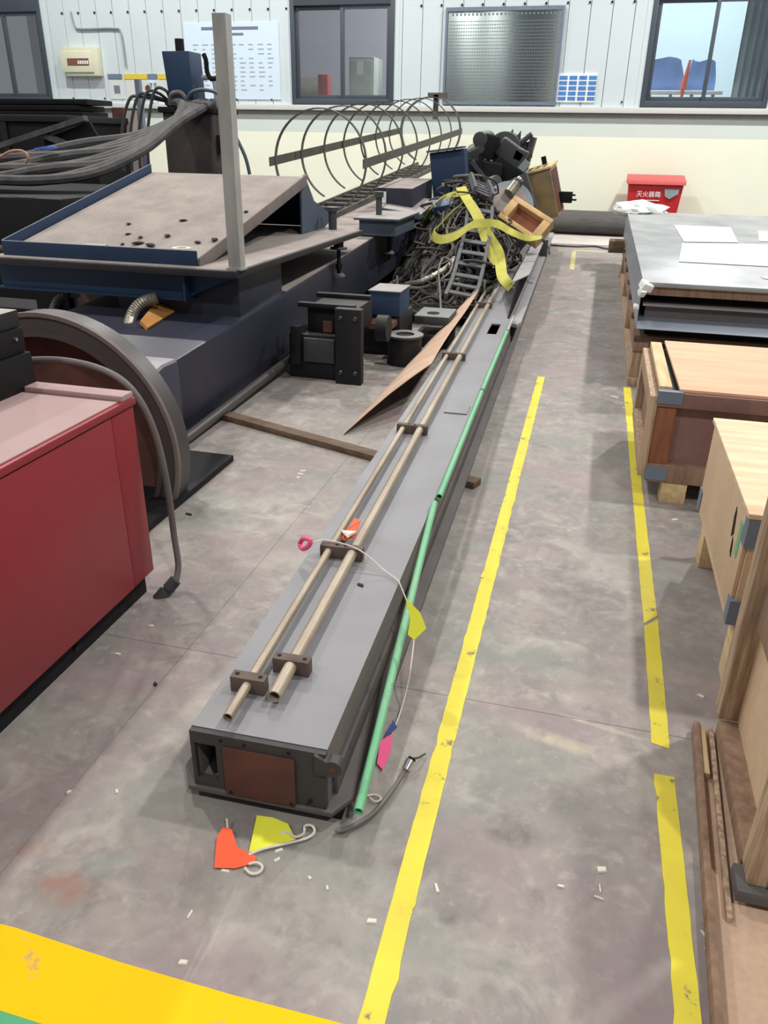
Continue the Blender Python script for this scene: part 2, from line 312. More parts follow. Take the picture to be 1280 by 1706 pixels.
def P(name, mb, m, parent=None, bev=0, label=None, ang=32, local=False, kind=None, seg=2):
    """one mesh object; mb is in world space (or in the parent's space if local)"""
    bm = bmesh.new(); vs = [bm.verts.new(p) for p in mb.v]
    for f in mb.f:
        try: bm.faces.new([vs[i] for i in f])
        except ValueError: pass
    bmesh.ops.recalc_face_normals(bm, faces=bm.faces)
    if bev:
        ed = [e for e in bm.edges if len(e.link_faces) == 2 and e.calc_face_angle(0) > R(35)]
        bmesh.ops.bevel(bm, geom=ed, offset=bev, segments=seg, profile=.6, affect='EDGES', clamp_overlap=True)
    org = Vector((0, 0, 0))
    if parent is None:
        xs = [v.co for v in bm.verts]; lo = [min(p[i] for p in xs) for i in range(3)]; hi = [max(p[i] for p in xs) for i in range(3)]
        org = Vector(((lo[0]+hi[0])/2, (lo[1]+hi[1])/2, lo[2])); bmesh.ops.translate(bm, verts=bm.verts, vec=-org)
    elif not local:
        bmesh.ops.transform(bm, matrix=world_of(parent).inverted(), verts=bm.verts)
    me = bpy.data.meshes.new(name); bm.to_mesh(me); bm.free()
    me.shade_smooth(); me.set_sharp_from_angle(angle=R(ang))
    me.materials.append(m)
    o = bpy.data.objects.new(name, me); COL.objects.link(o); o.location = org
    if parent: o.parent = parent
    if label: o['label'] = label
    if kind: o['kind'] = kind
    return o
def tag(o, label, cat, group=None, kind=None):
    o['label'] = label; o['category'] = cat
    if group: o['group'] = group
    if kind: o['kind'] = kind
    return o
def T(name, label, cat, loc, rz=0, group=None, rot=None):
    o = bpy.data.objects.new(name, None); COL.objects.link(o); o.location = loc; o.rotation_euler = rot or (0, 0, rz); o.empty_display_size = .1
    return tag(o, label, cat, group)
def S(name, mb, m, parent=None, bev=0, ang=32):
    o = P(name, mb, m, parent, bev, ang=ang)
    if not parent: o['kind'] = 'structure'
    return o
def dup(root, loc=None, rz=None, label=None):
    r = root.copy(); COL.objects.link(r)
    if loc is not None: r.location = loc
    if rz is not None: r.rotation_euler = (0, 0, rz)
    if label: r['label'] = label
    for ch in list(root.children):
        c = ch.copy(); COL.objects.link(c); c.parent = r
        for gch in list(ch.children):
            d = gch.copy(); COL.objects.link(d); d.parent = c
    return r
def V(a): return Vector(a)
def mix(a, b, t): return V(a).lerp(V(b), t)

# ================================================================== SETTING
fl = S('floor', MB().box(-16, 7, -2.2, 22.2, -.06, -.0015), JOINT)
xs = [-16, -11.98, -8.36, -4.74, -1.12, 2.5, 7]; ys = [-2.2, 1.86, 5.48, 9.1, 12.72, 16.0, 22.2]
for i in range(6):
    for j in range(6):
        P('slab', MB().box(xs[i]+.001, xs[i+1]-.001, ys[j]+.001, ys[j+1]-.001, -.006, 0), FLOOR, fl)

WY = 15.8
wall = S('wall_back', MB().box(-15, 6, WY+.06, WY+.2, 0, 1.9), CREAM)
P('lower_panel', MB().box(-15, 6, WY, WY+.06, 0, 1.58), CREAM, wall)
P('pale_band', MB().box(-15, 6, WY, WY+.06, 1.58, 1.90), BAND, wall)
openings = [(-13.0, -11.2), (-5.97, -3.99), (.40, 2.43)]
ZB, ZT, ZTOP = 2.06, 3.98, 5.2
back = MB(); cur = -15
for a, b in openings:
    back.box(cur, a, WY+.03, WY+.2, 1.9, ZTOP); back.box(a, b, WY+.03, WY+.2, ZT, ZTOP); back.box(a, b, WY+.03, WY+.2, 1.9, ZB); cur = b
back.box(cur, 6, WY+.03, WY+.2, 1.9, ZTOP)
P('cladding_backing', back, SILLD, wall)
x = -15.0; scr = MB(); k = 0
while x < 5.8:
    x2 = x+.352
    segs = [(2.04, ZTOP)]
    for a, b in openings:
        if x2 > a+.001 and x < b-.001:
            segs = None
            if x < a-.03: P('panel', MB().box(x, a, WY-.012, WY+.03, 2.04, ZTOP), CLAD, wall, bev=.006, seg=1)
            if x2 > b+.03: P('panel', MB().box(b, x2, WY-.012, WY+.03, 2.04, ZTOP), CLAD, wall, bev=.006, seg=1)
    if segs:
        P('panel', MB().box(x, x2, WY-.012, WY+.03, 2.04, ZTOP), CLAD, wall, bev=.006, seg=1)
        scr.cyl((x+.33, WY-.012, 3.6), (x+.33, WY-.03, 3.6), .02, n=6)
        if k % 2: scr.cyl((x+.33, WY-.012, 2.13), (x+.33, WY-.03, 2.13), .017, n=6)
    x += .36; k += 1
P('screw', scr, BLK, wall, kind='stuff')
for a, b in openings:
    for xe in (a-.09, b+.03):
        P('reveal_trim', MB().box(xe, xe+.06, WY-.02, WY+.0, 2.04, ZTOP), CLAD, wall)
tr = S('trim_1', MB().box(-15, 6, WY-.10, WY+.03, 1.955, 2.045), SILL, bev=.004)
S('sill_shade_strip', MB().box(-15, 6, WY-.05, WY+.02, 1.895, 1.955), SILLD)  # dark strip painting the shadow line below the sill
S('baseboard_back', MB().box(-15, 6, WY-.012, WY+.0, 0, .10), SILLD)

def window(n, a, b):
    f = MB(); z0, z1 = ZB, ZT; y0, y1 = WY-.03, WY+.09; t = .08
    f.box(a, a+t, y0, y1, z0, z1); f.box(b-t, b, y0, y1, z0, z1); f.box(a+t, b-t, y0, y1, z0, z0+.09); f.box(a+t, b-t, y0, y1, z1-.34, z1)
    wd = S('window_%d' % n, f, WFRAME, bev=.004)
    m = (a+b)/2; zt = z1-.34
    for (p, q, yy) in ((a+t, m+.035, WY+.045), (m-.035, b-t, WY+.005)):
        s_ = MB(); e = .065
        s_.box(p, p+e, yy, yy+.035, z0+.09, zt); s_.box(q-e, q, yy, yy+.035, z0+.09, zt); s_.box(p+e, q-e, yy, yy+.035, z0+.09, z0+.09+e); s_.box(p+e, q-e, yy, yy+.035, zt-e, zt)
        so = P('sash', s_, WFRAME, wd, bev=.003)
        P('pane', MB().box(p+e, q-e, yy+.014, yy+.02, z0+.09+e, zt-e), GLASS, so)
for i, (a, b) in enumerate(openings): window(i+1, a, b)

# the hall behind the windows
S('wall_far', MB().box(-.9, 6, 21.9, 22.1, 0, 7), FARWALL)
S('wall_far', MB().box(-16, -.9, 21.9, 22.1, 0, 7), FARGREY)
# ================================================================== FLOOR MARKINGS
def tape(label, a, b, wid, jag=.0011, step=.035, cuts=(0, 0), name='floor_tape', m=None, z=.0015):
    a = V(a); b = V(b); a.z = b.z = 0; d = b-a; Ln = d.length; d.normalize(); nrm = Vector((-d.y, d.x, 0)); n = max(2, int(Ln/step)); Lf = []; Rt = []
    for i in range(n+1):
        t = i/n*Ln
        e1 = rnd.uniform(-jag, jag)*(5 if rnd.random() < .09 else 1); e2 = rnd.uniform(-jag, jag)*(5 if rnd.random() < .09 else 1)
        s1 = s2 = 0
        if i == 0: s1, s2 = cuts[0]*.5, -cuts[0]*.5
        if i == n: s1, s2 = cuts[1]*.5, -cuts[1]*.5
        Lf.append(a+d*(t+s1)+nrm*(wid/2+e1)); Rt.append(a+d*(t+s2)-nrm*(wid/2+e2))
    mb = MB(); N_ = n+1
    v = Lf+Rt; vv = [p+Vector((0, 0, z)) for p in v]+[p for p in v]; f = []
    for i in range(n):
        f += [(i, i+1, N_+i+1, N_+i), (2*N_+i, 3*N_+i, 3*N_+i+1, 2*N_+i+1), (i, 2*N_+i, 2*N_+i+1, i+1), (N_+i, N_+i+1, 3*N_+i+1, 3*N_+i)]
    f += [(0, N_, 3*N_, 2*N_), (n, 2*N_+n, 3*N_+n, N_+n)]
    return tag(P(name, mb.add(vv, f), m or TAPE), label, 'floor tape')
tape('long yellow floor tape line along the right side of the grey column', (-0.271, 5.482, 0.000), (-.228, .62, 0), .05)
tape('short frayed yellow floor tape piece in front of the purple-brown crate', (0.311, 5.408, -0.000), (0.339, 2.458, -0.000), .048, cuts=(0, -.06))
tape('yellow floor tape piece with a slanted cut end and torn lower end', (0.340, 2.439, 0.000), (0.339, 1.808, 0.000), .048, cuts=(-.06, .012))
tape('scuffed yellow floor tape piece beside the cardboard-coloured base board', (0.342, 1.694, 0.000), (.352, .55, 0), .05)
tape('faint yellow tape corner mark on the floor before the back wall', (-0.341, 12.825, 0.000), (0.131, 12.793, 0.000), .09, m=TAPEF)
tape('faint short yellow tape stub on the floor near the long grey roll', (-0.289, 10.785, 0.000), (-0.335, 12.677, 0.000), .06, m=TAPEF)
amb = MB(); pts_t = [(-4 + .25*i, .862+.012*math.sin(i*1.7)*.2+.004*rnd.uniform(-1, 1)) for i in range(16)]; pts_t = [p for p in pts_t if p[0] < -.27]+[(-.262, .862)]
amb.prism([(-4, .733), (-.262, .71)]+pts_t[::-1], 'z', 0, .0015)
tag(P('floor_paint_band', amb, AMBER), 'wide amber painted band across the floor at the lower left', 'floor marking')
tag(P('green_floor_zone', MB().prism([(-4, -.3), (-.3, -.3), (-.262, .71), (-4, .733)], 'z', 0, .0012), GREENFL), 'green painted floor area beyond the amber band in the lower left corner', 'floor marking')

# ================================================================== WALL ITEMS
t = T('perforated_panel', 'brushed stainless perforated cover panel fixed on the back wall', 'panel', (-2.04, WY-.05, 2.07))
P('backing', MB().box(-3.04, -1.05, WY-.05, WY-.015, 2.07, 3.56), STEELP, t, bev=.004)
fr = MB(); fr.box(-3.06, -3.02, WY-.07, WY-.02, 2.07, 3.56); fr.box(-1.07, -1.03, WY-.07, WY-.02, 2.07, 3.56); fr.box(-3.02, -1.07, WY-.07, WY-.02, 3.50, 3.56); fr.box(-3.02, -1.07, WY-.07, WY-.02, 2.07, 2.12)
P('edge_frame', fr, SLATE, t)
hl = MB()
for i in range(26): hl.box(-2.95+i*.07, -2.92+i*.07, WY-.056, WY-.05, 3.44, 3.47)
for r_ in range(24):
    for i in range(46): hl.box(-2.99+i*.0417, -2.965+i*.0417, WY-.052, WY-.05, 2.17+r_*.051, 2.184+r_*.051)
P('slot', hl, SLATE, t, kind='stuff')
t = T('schedule_board', 'small white board with a grid of blue cells by the right window', 'board', (-.7, WY-.03, 2.13))
P('board', MB().box(-1.04, -.37, WY-.035, WY-.012, 2.12, 2.56), WHITE, t)
for i in range(4):
    for j in range(5): P('cell', MB().box(-1.0+i*.165, -.87+i*.165, WY-.042, WY-.035, 2.15+j*.08, 2.205+j*.08), BOARDB, t)
t = T('wall_poster', 'large pale blue printed poster hanging on the back wall behind the steel post', 'poster', (-7.1, WY-.03, 2.13))
P('sheet', MB().box(-8.12, -6.2, WY-.03, WY-.012, 2.13, 3.40), POSTER, t)
ink = MB(); ink.box(-7.75, -6.6, WY-.033, WY-.03, 3.28, 3.33); ink.box(-7.5, -6.9, WY-.033, WY-.03, 3.19, 3.23)
P('title_print', ink, SLATE, t)
ink = MB()
for r_ in range(11):
    for c in range(9):
        if rnd.random() < .85: ink.box(-7.95+c*.19, -7.95+c*.19+rnd.uniform(.06, .13), WY-.032, WY-.03, 2.28+r_*.075, 2.30+r_*.075)
P('table_print', ink, INK, t, kind='stuff')
t = T('distribution_box', 'beige electrical distribution box with a breaker row on the back wall', 'electrical box', (-10.2, WY-.1, 2.52))
P('body', MB().box(-10.72, -9.95, WY-.16, WY-.012, 2.52, 3.02), BEIGE, t, bev=.02)
P('cover', MB().box(-10.78, -10.06, WY-.19, WY-.16, 2.58, 2.94), BEIGE, t, bev=.015)
P('breaker_window', MB().box(-10.62, -10.14, WY-.198, WY-.19, 2.70, 2.82), BRKR, t)
br = MB()
for i in range(5): br.box(-10.38+i*.05, -10.35+i*.05, WY-.206, WY-.198, 2.72, 2.78)
P('breaker_switch', br, WHITE, t, kind='stuff')
tag(P('wall_conduit', MB().tube([(-10.5, WY-.03, 3.62), (-10.44, WY-.04, 3.38), (-10.3, WY-.04, 3.33), (-9.6, WY-.04, 3.33), (-9.45, WY-.04, 3.25), (-9.42, WY-.04, 2.7)], .018, 6), GREYST), 'thin grey wire running down the cladding above the distribution box', 'cable')
t = T('warning_strip', 'yellow and slate warning strip with white notices on the back wall', 'sign', (-9.2, WY-.03, 2.15))
for a, b, m in ((-9.86, -9.55, SLATE), (-9.5, -9.0, HAZY), (-8.98, -8.78, SLATE), (-8.76, -8.56, HAZY)):
    P('strip', MB().box(a, b, WY-.03, WY-.012, 2.47, 2.56), m, t)
for a, b in ((-9.86, -9.52), (-9.48, -8.56)): P('notice', MB().box(a, b, WY-.026, WY-.013, 2.12, 2.46), PAPER, t)
P('emblem', MB().box(-9.75, -9.62, WY-.03, WY-.026, 2.22, 2.36), SLATE, t); P('emblem', MB().cyl((-9.0, WY-.03, 2.31), (-9.0, WY-.026, 2.31), .06, n=10), RUSTB, t)
tag(P('spray_bottle', MB().cyl((-8.86, WY-.06, 2.05), (-8.86, WY-.06, 2.26), .05, n=12).cyl((-8.86, WY-.06, 2.26), (-8.86, WY-.06, 2.4), .018, n=8).box(-8.94, -8.8, WY-.08, WY-.04, 2.4, 2.45), POSTER), 'pale blue bottle on the sill beneath the warning strip', 'bottle')

# ================================================================== FAR FLOOR ITEMS
t = T('fire_box', 'red steel fire extinguisher box with white lettering against the back wall', 'fire box', (.83, 15.3, 0))
P('body', MB().hexa([(.45, 15.15, 0), (1.2, 15.15, 0), (1.2, 15.6, 0), (.45, 15.6, 0), (.38, 15.1, .86), (1.28, 15.1, .86), (1.28, 15.6, .86), (.38, 15.6, .86)]), FIRE, t, bev=.01)
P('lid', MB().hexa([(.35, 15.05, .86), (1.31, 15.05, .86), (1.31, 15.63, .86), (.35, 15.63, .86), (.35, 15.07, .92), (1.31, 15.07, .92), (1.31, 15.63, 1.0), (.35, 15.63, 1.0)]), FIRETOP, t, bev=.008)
P('torn_sticker', MB().prism([(.98, .80), (1.22, .80), (1.21, .72), (1.08, .64), (1.0, .68)], 'y', 15.085, 15.1), GREYST, t)
cu = bpy.data.curves.new('lettering', 'FONT'); cu.body = '灭火器箱'; cu.size = .10; cu.extrude = .003; cu.align_x = 'CENTER'
fo = bpy.data.objects.new('tmp_text', cu); COL.objects.link(fo); dg = bpy.context.evaluated_depsgraph_get()
me = bpy.data.meshes.new_from_object(fo.evaluated_get(dg)); bpy.data.objects.remove(fo); me.materials.clear(); me.materials.append(WHITE)
to = bpy.data.objects.new('lettering', me); COL.objects.link(to); to.parent = t; to.matrix_parent_inverse = Matrix.Identity(4)
to.location = (-.10, -.205, .67); to.rotation_euler = (PI/2, 0, 0)
P('underline', MB().box(.62, .92, 15.09, 15.105, .605, .615), WHITE, t)
tag(P('grey_roll', MB().cyl((-1.3, 15.25, .2), (.42, 15.2, .2), .2, n=28).cyl((.42, 15.2, .2), (.425, 15.2, .2), .17, n=20), ROLL_), 'long dark grey roll lying on the floor along the back wall', 'roll')
tag(P('floor_sheet', MB().box(-1.1, .5, 13.55, 14.85, 0, .012), STRIP), 'pale flat sheet on the floor in front of the long grey roll', 'sheet')
tag(P('floor_cable', MB().tube([(-1.0, 13.3, .012), (-.4, 13.2, .012), (-.05, 13.35, .012), (.1, 13.15, .012), (.3, 13.05, .012), (.5, 13.1, .012)], .016, 6), RUBBER), 'dark cable lying on the floor near the pale flat sheet', 'cable')
tag(P('timber_stub', MB().box(.13, .75, 10.35, 10.62, .28, .42).box(.5, .6, 10.4, 10.55, 0, .28), WOODD, bev=.01), 'dark timber end poking out of the far side of the sheet pallet', 'timber')

# ================================================================== GREY COLUMN
cx, cy, th = -.63, 1.30, .0256
col = T('steel_mast', 'long grey steel box column lying in the aisle with clamped pipes', 'steel column', (cx, cy, 0), th)
Lc = 11.9; Z0, Z1, ZF = .05, .222, .035
def L_(name, mb, m, par=None, **k): return P(name, mb, m, par or col, local=True, **k)
body = MB()
body.box(-.17, .17, .012, Lc, Z1-.012, Z1) if False else None
hx0, hx1, hy0, hy1 = .035, .105, 4.42, 4.78     # rectangular opening in the top plate
body.box(-.17, hx0, .012, Lc, Z1-.012, Z1); body.box(hx1, .17, .012, Lc, Z1-.012, Z1); body.box(hx0, hx1, .012, hy0, Z1-.012, Z1); body.box(hx0, hx1, hy1, Lc, Z1-.012, Z1)
body.box(-.17, -.158, .012, Lc, Z0, Z1-.012); body.box(.158, .17, .012, Lc, Z0, Z1-.012)
body.box(-.158, .158, .012, Lc, Z0, Z0+.01)
L_('beam_body', body, GREY)
flg = MB().prism([(-.185, -.012), (.185, -.012), (.222, .05), (.222, Lc), (-.222, Lc), (-.222, .05)], 'z', ZF, Z0)
L_('bottom_flange', flg, GREYD, bev=.003)
rail = MB().box(.17, .182, .05, 4.9, Z0, .115)
L_('side_rail', rail, GREYD, bev=.003)
endp = MB()
endp.box(-.17, -.16, -.004, .012, Z0, Z1-.002); endp.box(-.105, .17, -.004, .012, Z0, Z1-.002); endp.box(-.16, -.105, -.004, .012, .185, Z1-.002); endp.box(-.16, -.105, -.004, .012, Z0, .075)
L_('end_plate', endp, ENDCAP)
L_('rusty_cover', MB().box(-.085, .095, -.012, -.004, .042, .190), RUST, bev=.002, label='rusty brown cover plate')
ear = MB(); n = 14
pr = [(.145, .165), (.185, .165)]+[(.19+.022*math.cos(a), .19+.022*math.sin(a)) for a in [R(-70+i*(200/n)) for i in range(n+1)]]+[(.145, .222)]
ear.prism(pr, 'y', -.014, .014); ea = L_('lug', ear, ENDCAP)
P('pin_hole', MB().cyl((.19, -.0155, .19), (.19, .0155, .19), .009, n=12), RUSTB, ea, local=True)
bh = MB()
for px, pz in ((-.09, .205), (-.03, .204), (.08, .205), (.13, .07), (-.07, .055), (.085, .055)): bh.cyl((px, -.0135 if pz < .19 else -.005, pz), (px, -.002, pz), .005, n=10)
L_('bolt_hole', bh, HOLE, kind='stuff')
L_('base_skid', MB().box(-.16, .2, .02, .16, .0, ZF-.001), BLK)
# pipes held in clamp blocks
pz = Z1+.026
def px_l(y): return -.083-.0125*y
def px_r(y): return -.002-.0115*y
def pipe(name, fx, y0, y1, r, label=None):
    mb = MB(); mb.cyl((fx(y0), y0, pz), (fx(y1), y1, pz), r, n=18, hollow=r*.8); return L_(name, mb, PIPE, label=label)
pipe('pipe', px_l, .03, 6.6, .0125); pipe('pipe', px_r, .13, 6.9, .0175)
def clamp(x0, x1, y, holes, z1=Z1+.046):
    mb = MB().box(x0, x1, y-.016, y+.016, Z1, z1); c = L_('pipe_clamp', mb, CLAMP, bev=.003)
    for hx in holes: P('bolt_hole', MB().cyl((hx, y, z1-.004), (hx, y, z1+.0008), .006, n=10), HOLE, c, local=True)
clamp(px_l(.17)-.046, px_l(.17)+.046, .17, (px_l(.17)-.031, px_l(.17)+.031))
clamp(px_r(.27)-.05, px_r(.27)+.05, .27, (px_r(.27)-.035, px_r(.27)+.035))
for yy in (0.903, 2.172, 3.608, 5.387):
    a, b = px_l(yy)-.03, px_r(yy)+.035; m_ = (a+b)/2
    clamp(a, b, yy, (m_-.018, m_+.012))
# weld scar and lifting slot cover on the top plate
L_('cover_plate', MB().box(.03, .15, 2.52, 2.66, Z1, Z1+.006), GREY, bev=.002)
# raised wing and ledge on the far half
L_('ledge', MB().prism([(.17, 4.92), (.225, 4.90), (.245, 5.0), (.245, Lc), (.17, Lc)], 'z', .175, .205), GREYP, bev=.004)
L_('web_plate', MB().box(.17, .185, 4.95, Lc, Z0, .176), MATT)
L_('wing_plate', MB().prism([(5.0, Z1), (5.75, .395), (9.0, .395), (9.0, Z1)], 'x', .135, .15), MATT)
L_('wing_lip', MB().prism([(.095, 5.62), (.215, 6.15), (.215, 8.72), (.095, 8.72)], 'z', .392, .402), GREYP, bev=.002)
L_('wing_lip', MB().prism([(.10, 9.1), (.225, 9.1), (.235, 11.2), (.11, 11.2)], 'z', .41, .42), GREYP, bev=.002)
L_('wing_plate', MB().box(.135, .15, 9.1, 11.2, Z1, .411), MATT)
L_('end_block', MB().box(.10, .26, 9.0, 9.12, .2, .40), IRON, bev=.006)

# timbers carrying the column
tag(P('timber_baulk', MB().bar((-2.05, 4.02, .0175), (-.415, 3.43, .0175), .075, .034), WOODD, bev=.004), 'long old timber baulk lying across the floor under the grey column', 'timber')
tag(P('timber_baulk', MB().bar((-1.0, 7.2, .0175), (-.60, 7.1, .0175), .08, .034), WOODD, bev=.004), 'short timber packing hidden under the far half of the grey column', 'timber')

# green poles
t = T('green_pole', 'green painted pole leaning from the floor onto the column edge', 'pole', (-0.388, 1.325, 0.030))
a, b = V((-0.382, 1.303, 0.064)), V((-0.484, 2.681, 0.240))
P('shaft', MB().cyl(a, b, .0125, n=16, hollow=.0095), GREENP, t)
t = T('green_pole', 'green painted pole lying along the top right edge of the grey column', 'pole', (-0.484, 2.793, 0.222))
q0, q1, q2, q3 = V((-0.479, 2.751, 0.236)), V((-0.525, 4.220, 0.236)), V((-0.567, 5.785, 0.236)), V((-0.577, 6.322, 0.236))
P('shaft', MB().cyl(q0, q1, .0125, n=16, hollow=.0095), GREENP, t); P('shaft', MB().cyl(q1, q2, .0125, n=16, hollow=.0095), GREENP, t)
P('shaft_end', MB().cyl(q2, q3, .011, n=12), GALV, t, label='bare pale end of the pole')
for q, e_ in ((q1, q2), (q2, q3)):
    d_ = (e_-q).normalized(); P('coupling', MB().cyl(q-d_*.012, q+d_*.012, .0134, n=14), RUBBER, t)

# brown sheet leaning against the column
A_, B_, C_, D_ = V((-1.24, 3.93, .008)), V((-.895, 4.62, .262)), V((-.985, 7.35, .30)), V((-1.17, 7.25, .09))
sh = MB(); n = 10; top = []; 
for i in range(n+1):
    u = i/n; l = mix(A_, D_, u); r_ = mix(B_, C_, u)
    top.append([mix(l, r_, v/4)+Vector((0, 0, .012*math.sin(u*7)*(v/4)+.02*math.sin(PI*v/4))) for v in range(5)])
v = [p for row in top for p in row]; nv = len(v); v += [p-Vector((.004, 0, .008)) for p in v]; f = []
for i in range(n):
    for j in range(4):
        a = i*5+j; f += [(a, a+1, a+6, a+5), (nv+a, nv+a+5, nv+a+6, nv+a+1)]
for i in range(n): f += [(i*5, (i+1)*5, nv+(i+1)*5, nv+i*5), (i*5+4, nv+i*5+4, nv+i*5+9, i*5+9)]
for j in range(4): f += [(j, nv+j, nv+j+1, j+1), (n*5+j, n*5+j+1, nv+n*5+j+1, nv+n*5+j)]
tag(P('brown_sheet', sh.add(v, f), CARD), 'brown warped board leaning against the left side of the grey column', 'board')

# ================================================================== STRING WITH FLAGS
t = T('flag_string', 'white string with coloured flags draped over the pipe clamp and down the column', 'flag string', (-.55, 2.0, .22))
zt = Z1+.05
P('string', MB().tube([(-0.799, 2.140, 0.291), (-0.760, 2.210, 0.275), (-0.639, 2.180, 0.272), (-0.540, 2.134, 0.236), (-0.487, 2.096, 0.230), (-0.473, 2.080, 0.224), (-0.441, 2.042, 0.190), (-0.428, 2.037, 0.160)], .0022, 6, 5), STRING, t)
P('string', MB().tube([(-0.394, 1.947, 0.120), (-0.382, 1.850, 0.080), (-0.382, 1.786, 0.030), (-0.384, 1.716, 0.008), (-0.386, 1.628, 0.006)], .0022, 6, 5), STRING, t)
def flag(name, pts, m, par, th=.0015):
    q = [V(p) for p in pts]; return P(name, MB().slab(q, th), m, par)
fy = MB()
fa = [(-0.415, 1.900, 0.293), (-0.362, 1.860, 0.277), (-0.334, 1.820, 0.253), (-0.363, 1.800, 0.222), (-0.389, 1.830, 0.214), (-0.392, 1.870, 0.245)]
P('flag', MB().slab(fa, .0015), FYEL, t, label='yellow triangular flag')
P('flag', MB().slab([(-0.405, 1.594, 0.020), (-0.377, 1.623, 0.030), (-0.370, 1.565, 0.012), (-0.375, 1.507, 0.006), (-0.396, 1.525, 0.006)], .0015), FPINK, t, label='pink flag')
P('flag', MB().slab([(-0.397, 1.609, 0.030), (-0.390, 1.675, 0.030), (-0.374, 1.660, 0.020), (-0.384, 1.632, 0.020)], .0015), FBLUE, t, label='dark blue flag')
P('flag', MB().tube([(-0.838, 2.160, 0.277), (-0.817, 2.140, 0.308), (-0.790, 2.130, 0.310), (-0.797, 2.130, 0.287), (-0.822, 2.140, 0.269), (-0.834, 2.150, 0.278)], .008, 7, 4), FPINK, t, label='pink knotted rag')
P('flag', MB().slab([(-0.753, 2.328, 0.250), (-0.727, 2.330, 0.262), (-0.727, 2.430, 0.262), (-0.705, 2.419, 0.256), (-0.693, 2.303, 0.250), (-0.728, 2.289, 0.240)], .003), FORA, t, label='crumpled orange flag')
P('flag', MB().slab([(-0.753, 2.327, 0.260), (-0.705, 2.286, 0.268), (-0.688, 2.332, 0.262), (-0.706, 2.274, 0.260)], .002), STRING, t, label='white scrap')
t = T('flag_string', 'orange and yellow flags on a white cord lying at the front of the column', 'flag string', (-0.595, 1.197, 0.000))
P('flag', MB().slab([(-0.692, 1.217, 0.012), (-0.669, 1.215, 0.014), (-0.635, 1.173, 0.010), (-0.583, 1.164, 0.006), (-0.583, 1.148, 0.004), (-0.619, 1.123, 0.004), (-0.665, 1.112, 0.004), (-0.694, 1.188, 0.010)], .0015), FORA, t, label='orange flag')
P('flag', MB().slab([(-0.626, 1.266, 0.020), (-0.586, 1.270, 0.020), (-0.548, 1.269, 0.012), (-0.515, 1.236, 0.006), (-0.560, 1.203, 0.004), (-0.607, 1.173, 0.004), (-0.619, 1.227, 0.010)], .0015), FYEL, t, label='yellow flag')
P('cord', MB().tube([(-0.691, 1.236, 0.020), (-0.681, 1.217, 0.012)], .003, 6, 2), STRING, t)
P('cord', MB().tube([(-0.603, 1.163, 0.008), (-0.576, 1.188, 0.008), (-0.528, 1.218, 0.008), (-0.490, 1.244, 0.008), (-0.479, 1.264, 0.010), (-0.490, 1.278, 0.012), (-0.506, 1.273, 0.012), (-0.501, 1.250, 0.014), (-0.516, 1.235, 0.014), (-0.540, 1.243, 0.014), (-0.556, 1.237, 0.010)], .0032, 6, 5), STRING, t)
P('cord', MB().tube([(-0.598, 1.129, 0.006), (-0.579, 1.119, 0.006), (-0.562, 1.126, 0.006), (-0.561, 1.143, 0.006), (-0.577, 1.148, 0.008), (-0.593, 1.139, 0.008)], .0034, 6, 5), STRING, t)
t = T('pink_rag', 'small pink rag with a dark knot tucked behind the green pole end', 'rag', (-0.418, 1.400, 0.000))
P('rag', MB().slab([(-0.418, 1.378, 0.012), (-0.417, 1.407, 0.030), (-0.409, 1.417, 0.030), (-0.404, 1.388, 0.016), (-0.407, 1.373, 0.010)], .003), FPINK, t)
P('cord_loop', MB().tube([(-0.390, 1.410, 0.006), (-0.373, 1.419, 0.006), (-0.354, 1.412, 0.006), (-0.364, 1.397, 0.006), (-0.382, 1.404, 0.008)], .0025, 6, 5), STRING, t)
t = T('cable_with_connector', 'grey cable with a bright metal connector curling out from the column end', 'cable', (-0.370, 1.383, 0.000))
P('cable', MB().tube([(-0.429, 1.278, 0.012), (-0.399, 1.299, 0.012), (-0.361, 1.350, 0.012), (-0.337, 1.421, 0.012), (-0.321, 1.486, 0.014), (-0.313, 1.511, 0.020)], .006, 8, 6), CABLE, t)
P('connector', MB().cyl((-0.314, 1.508, 0.020), (-0.307, 1.533, 0.030), .011, .014, n=14), CHROME, t, label='bright metal connector')
P('plug_face', MB().cyl((-0.307, 1.533, 0.030), (-0.304, 1.540, 0.033), .011, n=14), BLK, t)
P('lead', MB().tube([(-0.304, 1.540, 0.033), (-0.291, 1.563, 0.020), (-0.280, 1.591, 0.010)], .003, 6, 4), RUBBER, t)

# ================================================================== RED MACHINE BOX
t = T('red_cabinet', 'large red machine cabinet with a dusty pink top in the left foreground', 'machine cabinet', (-2.2, 1.2, 0))
P('base', MB().box(-2.95, -1.43, .2, 2.14, 0, .085), BLK, t)
P('body', MB().box(-3.0, -1.40, .15, 2.03, .085, .700), RED, t, bev=.004)
P('corner_panel', MB().box(-3.0, -1.402, 2.034, 2.16, .085, .700), RED, t, bev=.003)
P('lid_edge', MB().box(-3.02, -1.395, .13, 2.17, .704, .728), RED, t, bev=.004)
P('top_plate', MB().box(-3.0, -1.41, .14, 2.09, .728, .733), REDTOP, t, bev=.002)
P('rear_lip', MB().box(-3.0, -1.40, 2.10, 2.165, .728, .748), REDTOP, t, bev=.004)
P('base_bolt', MB().cyl((-1.43, 1.72, .04), (-1.425, 1.72, .04), .012, n=10), HOLE, t)
bx0 = (-1.757, 2.162, 0.735); bx1 = (-1.710, 1.921, 0.735)
t = T('control_box', 'stepped black control box standing on the red cabinet', 'control box', (bx0[0]-.35, 1.7, .733))
P('lower_body', MB().box(bx0[0]-.7, bx0[0], .9, bx0[1], .733, .85), BLK, t, bev=.004)
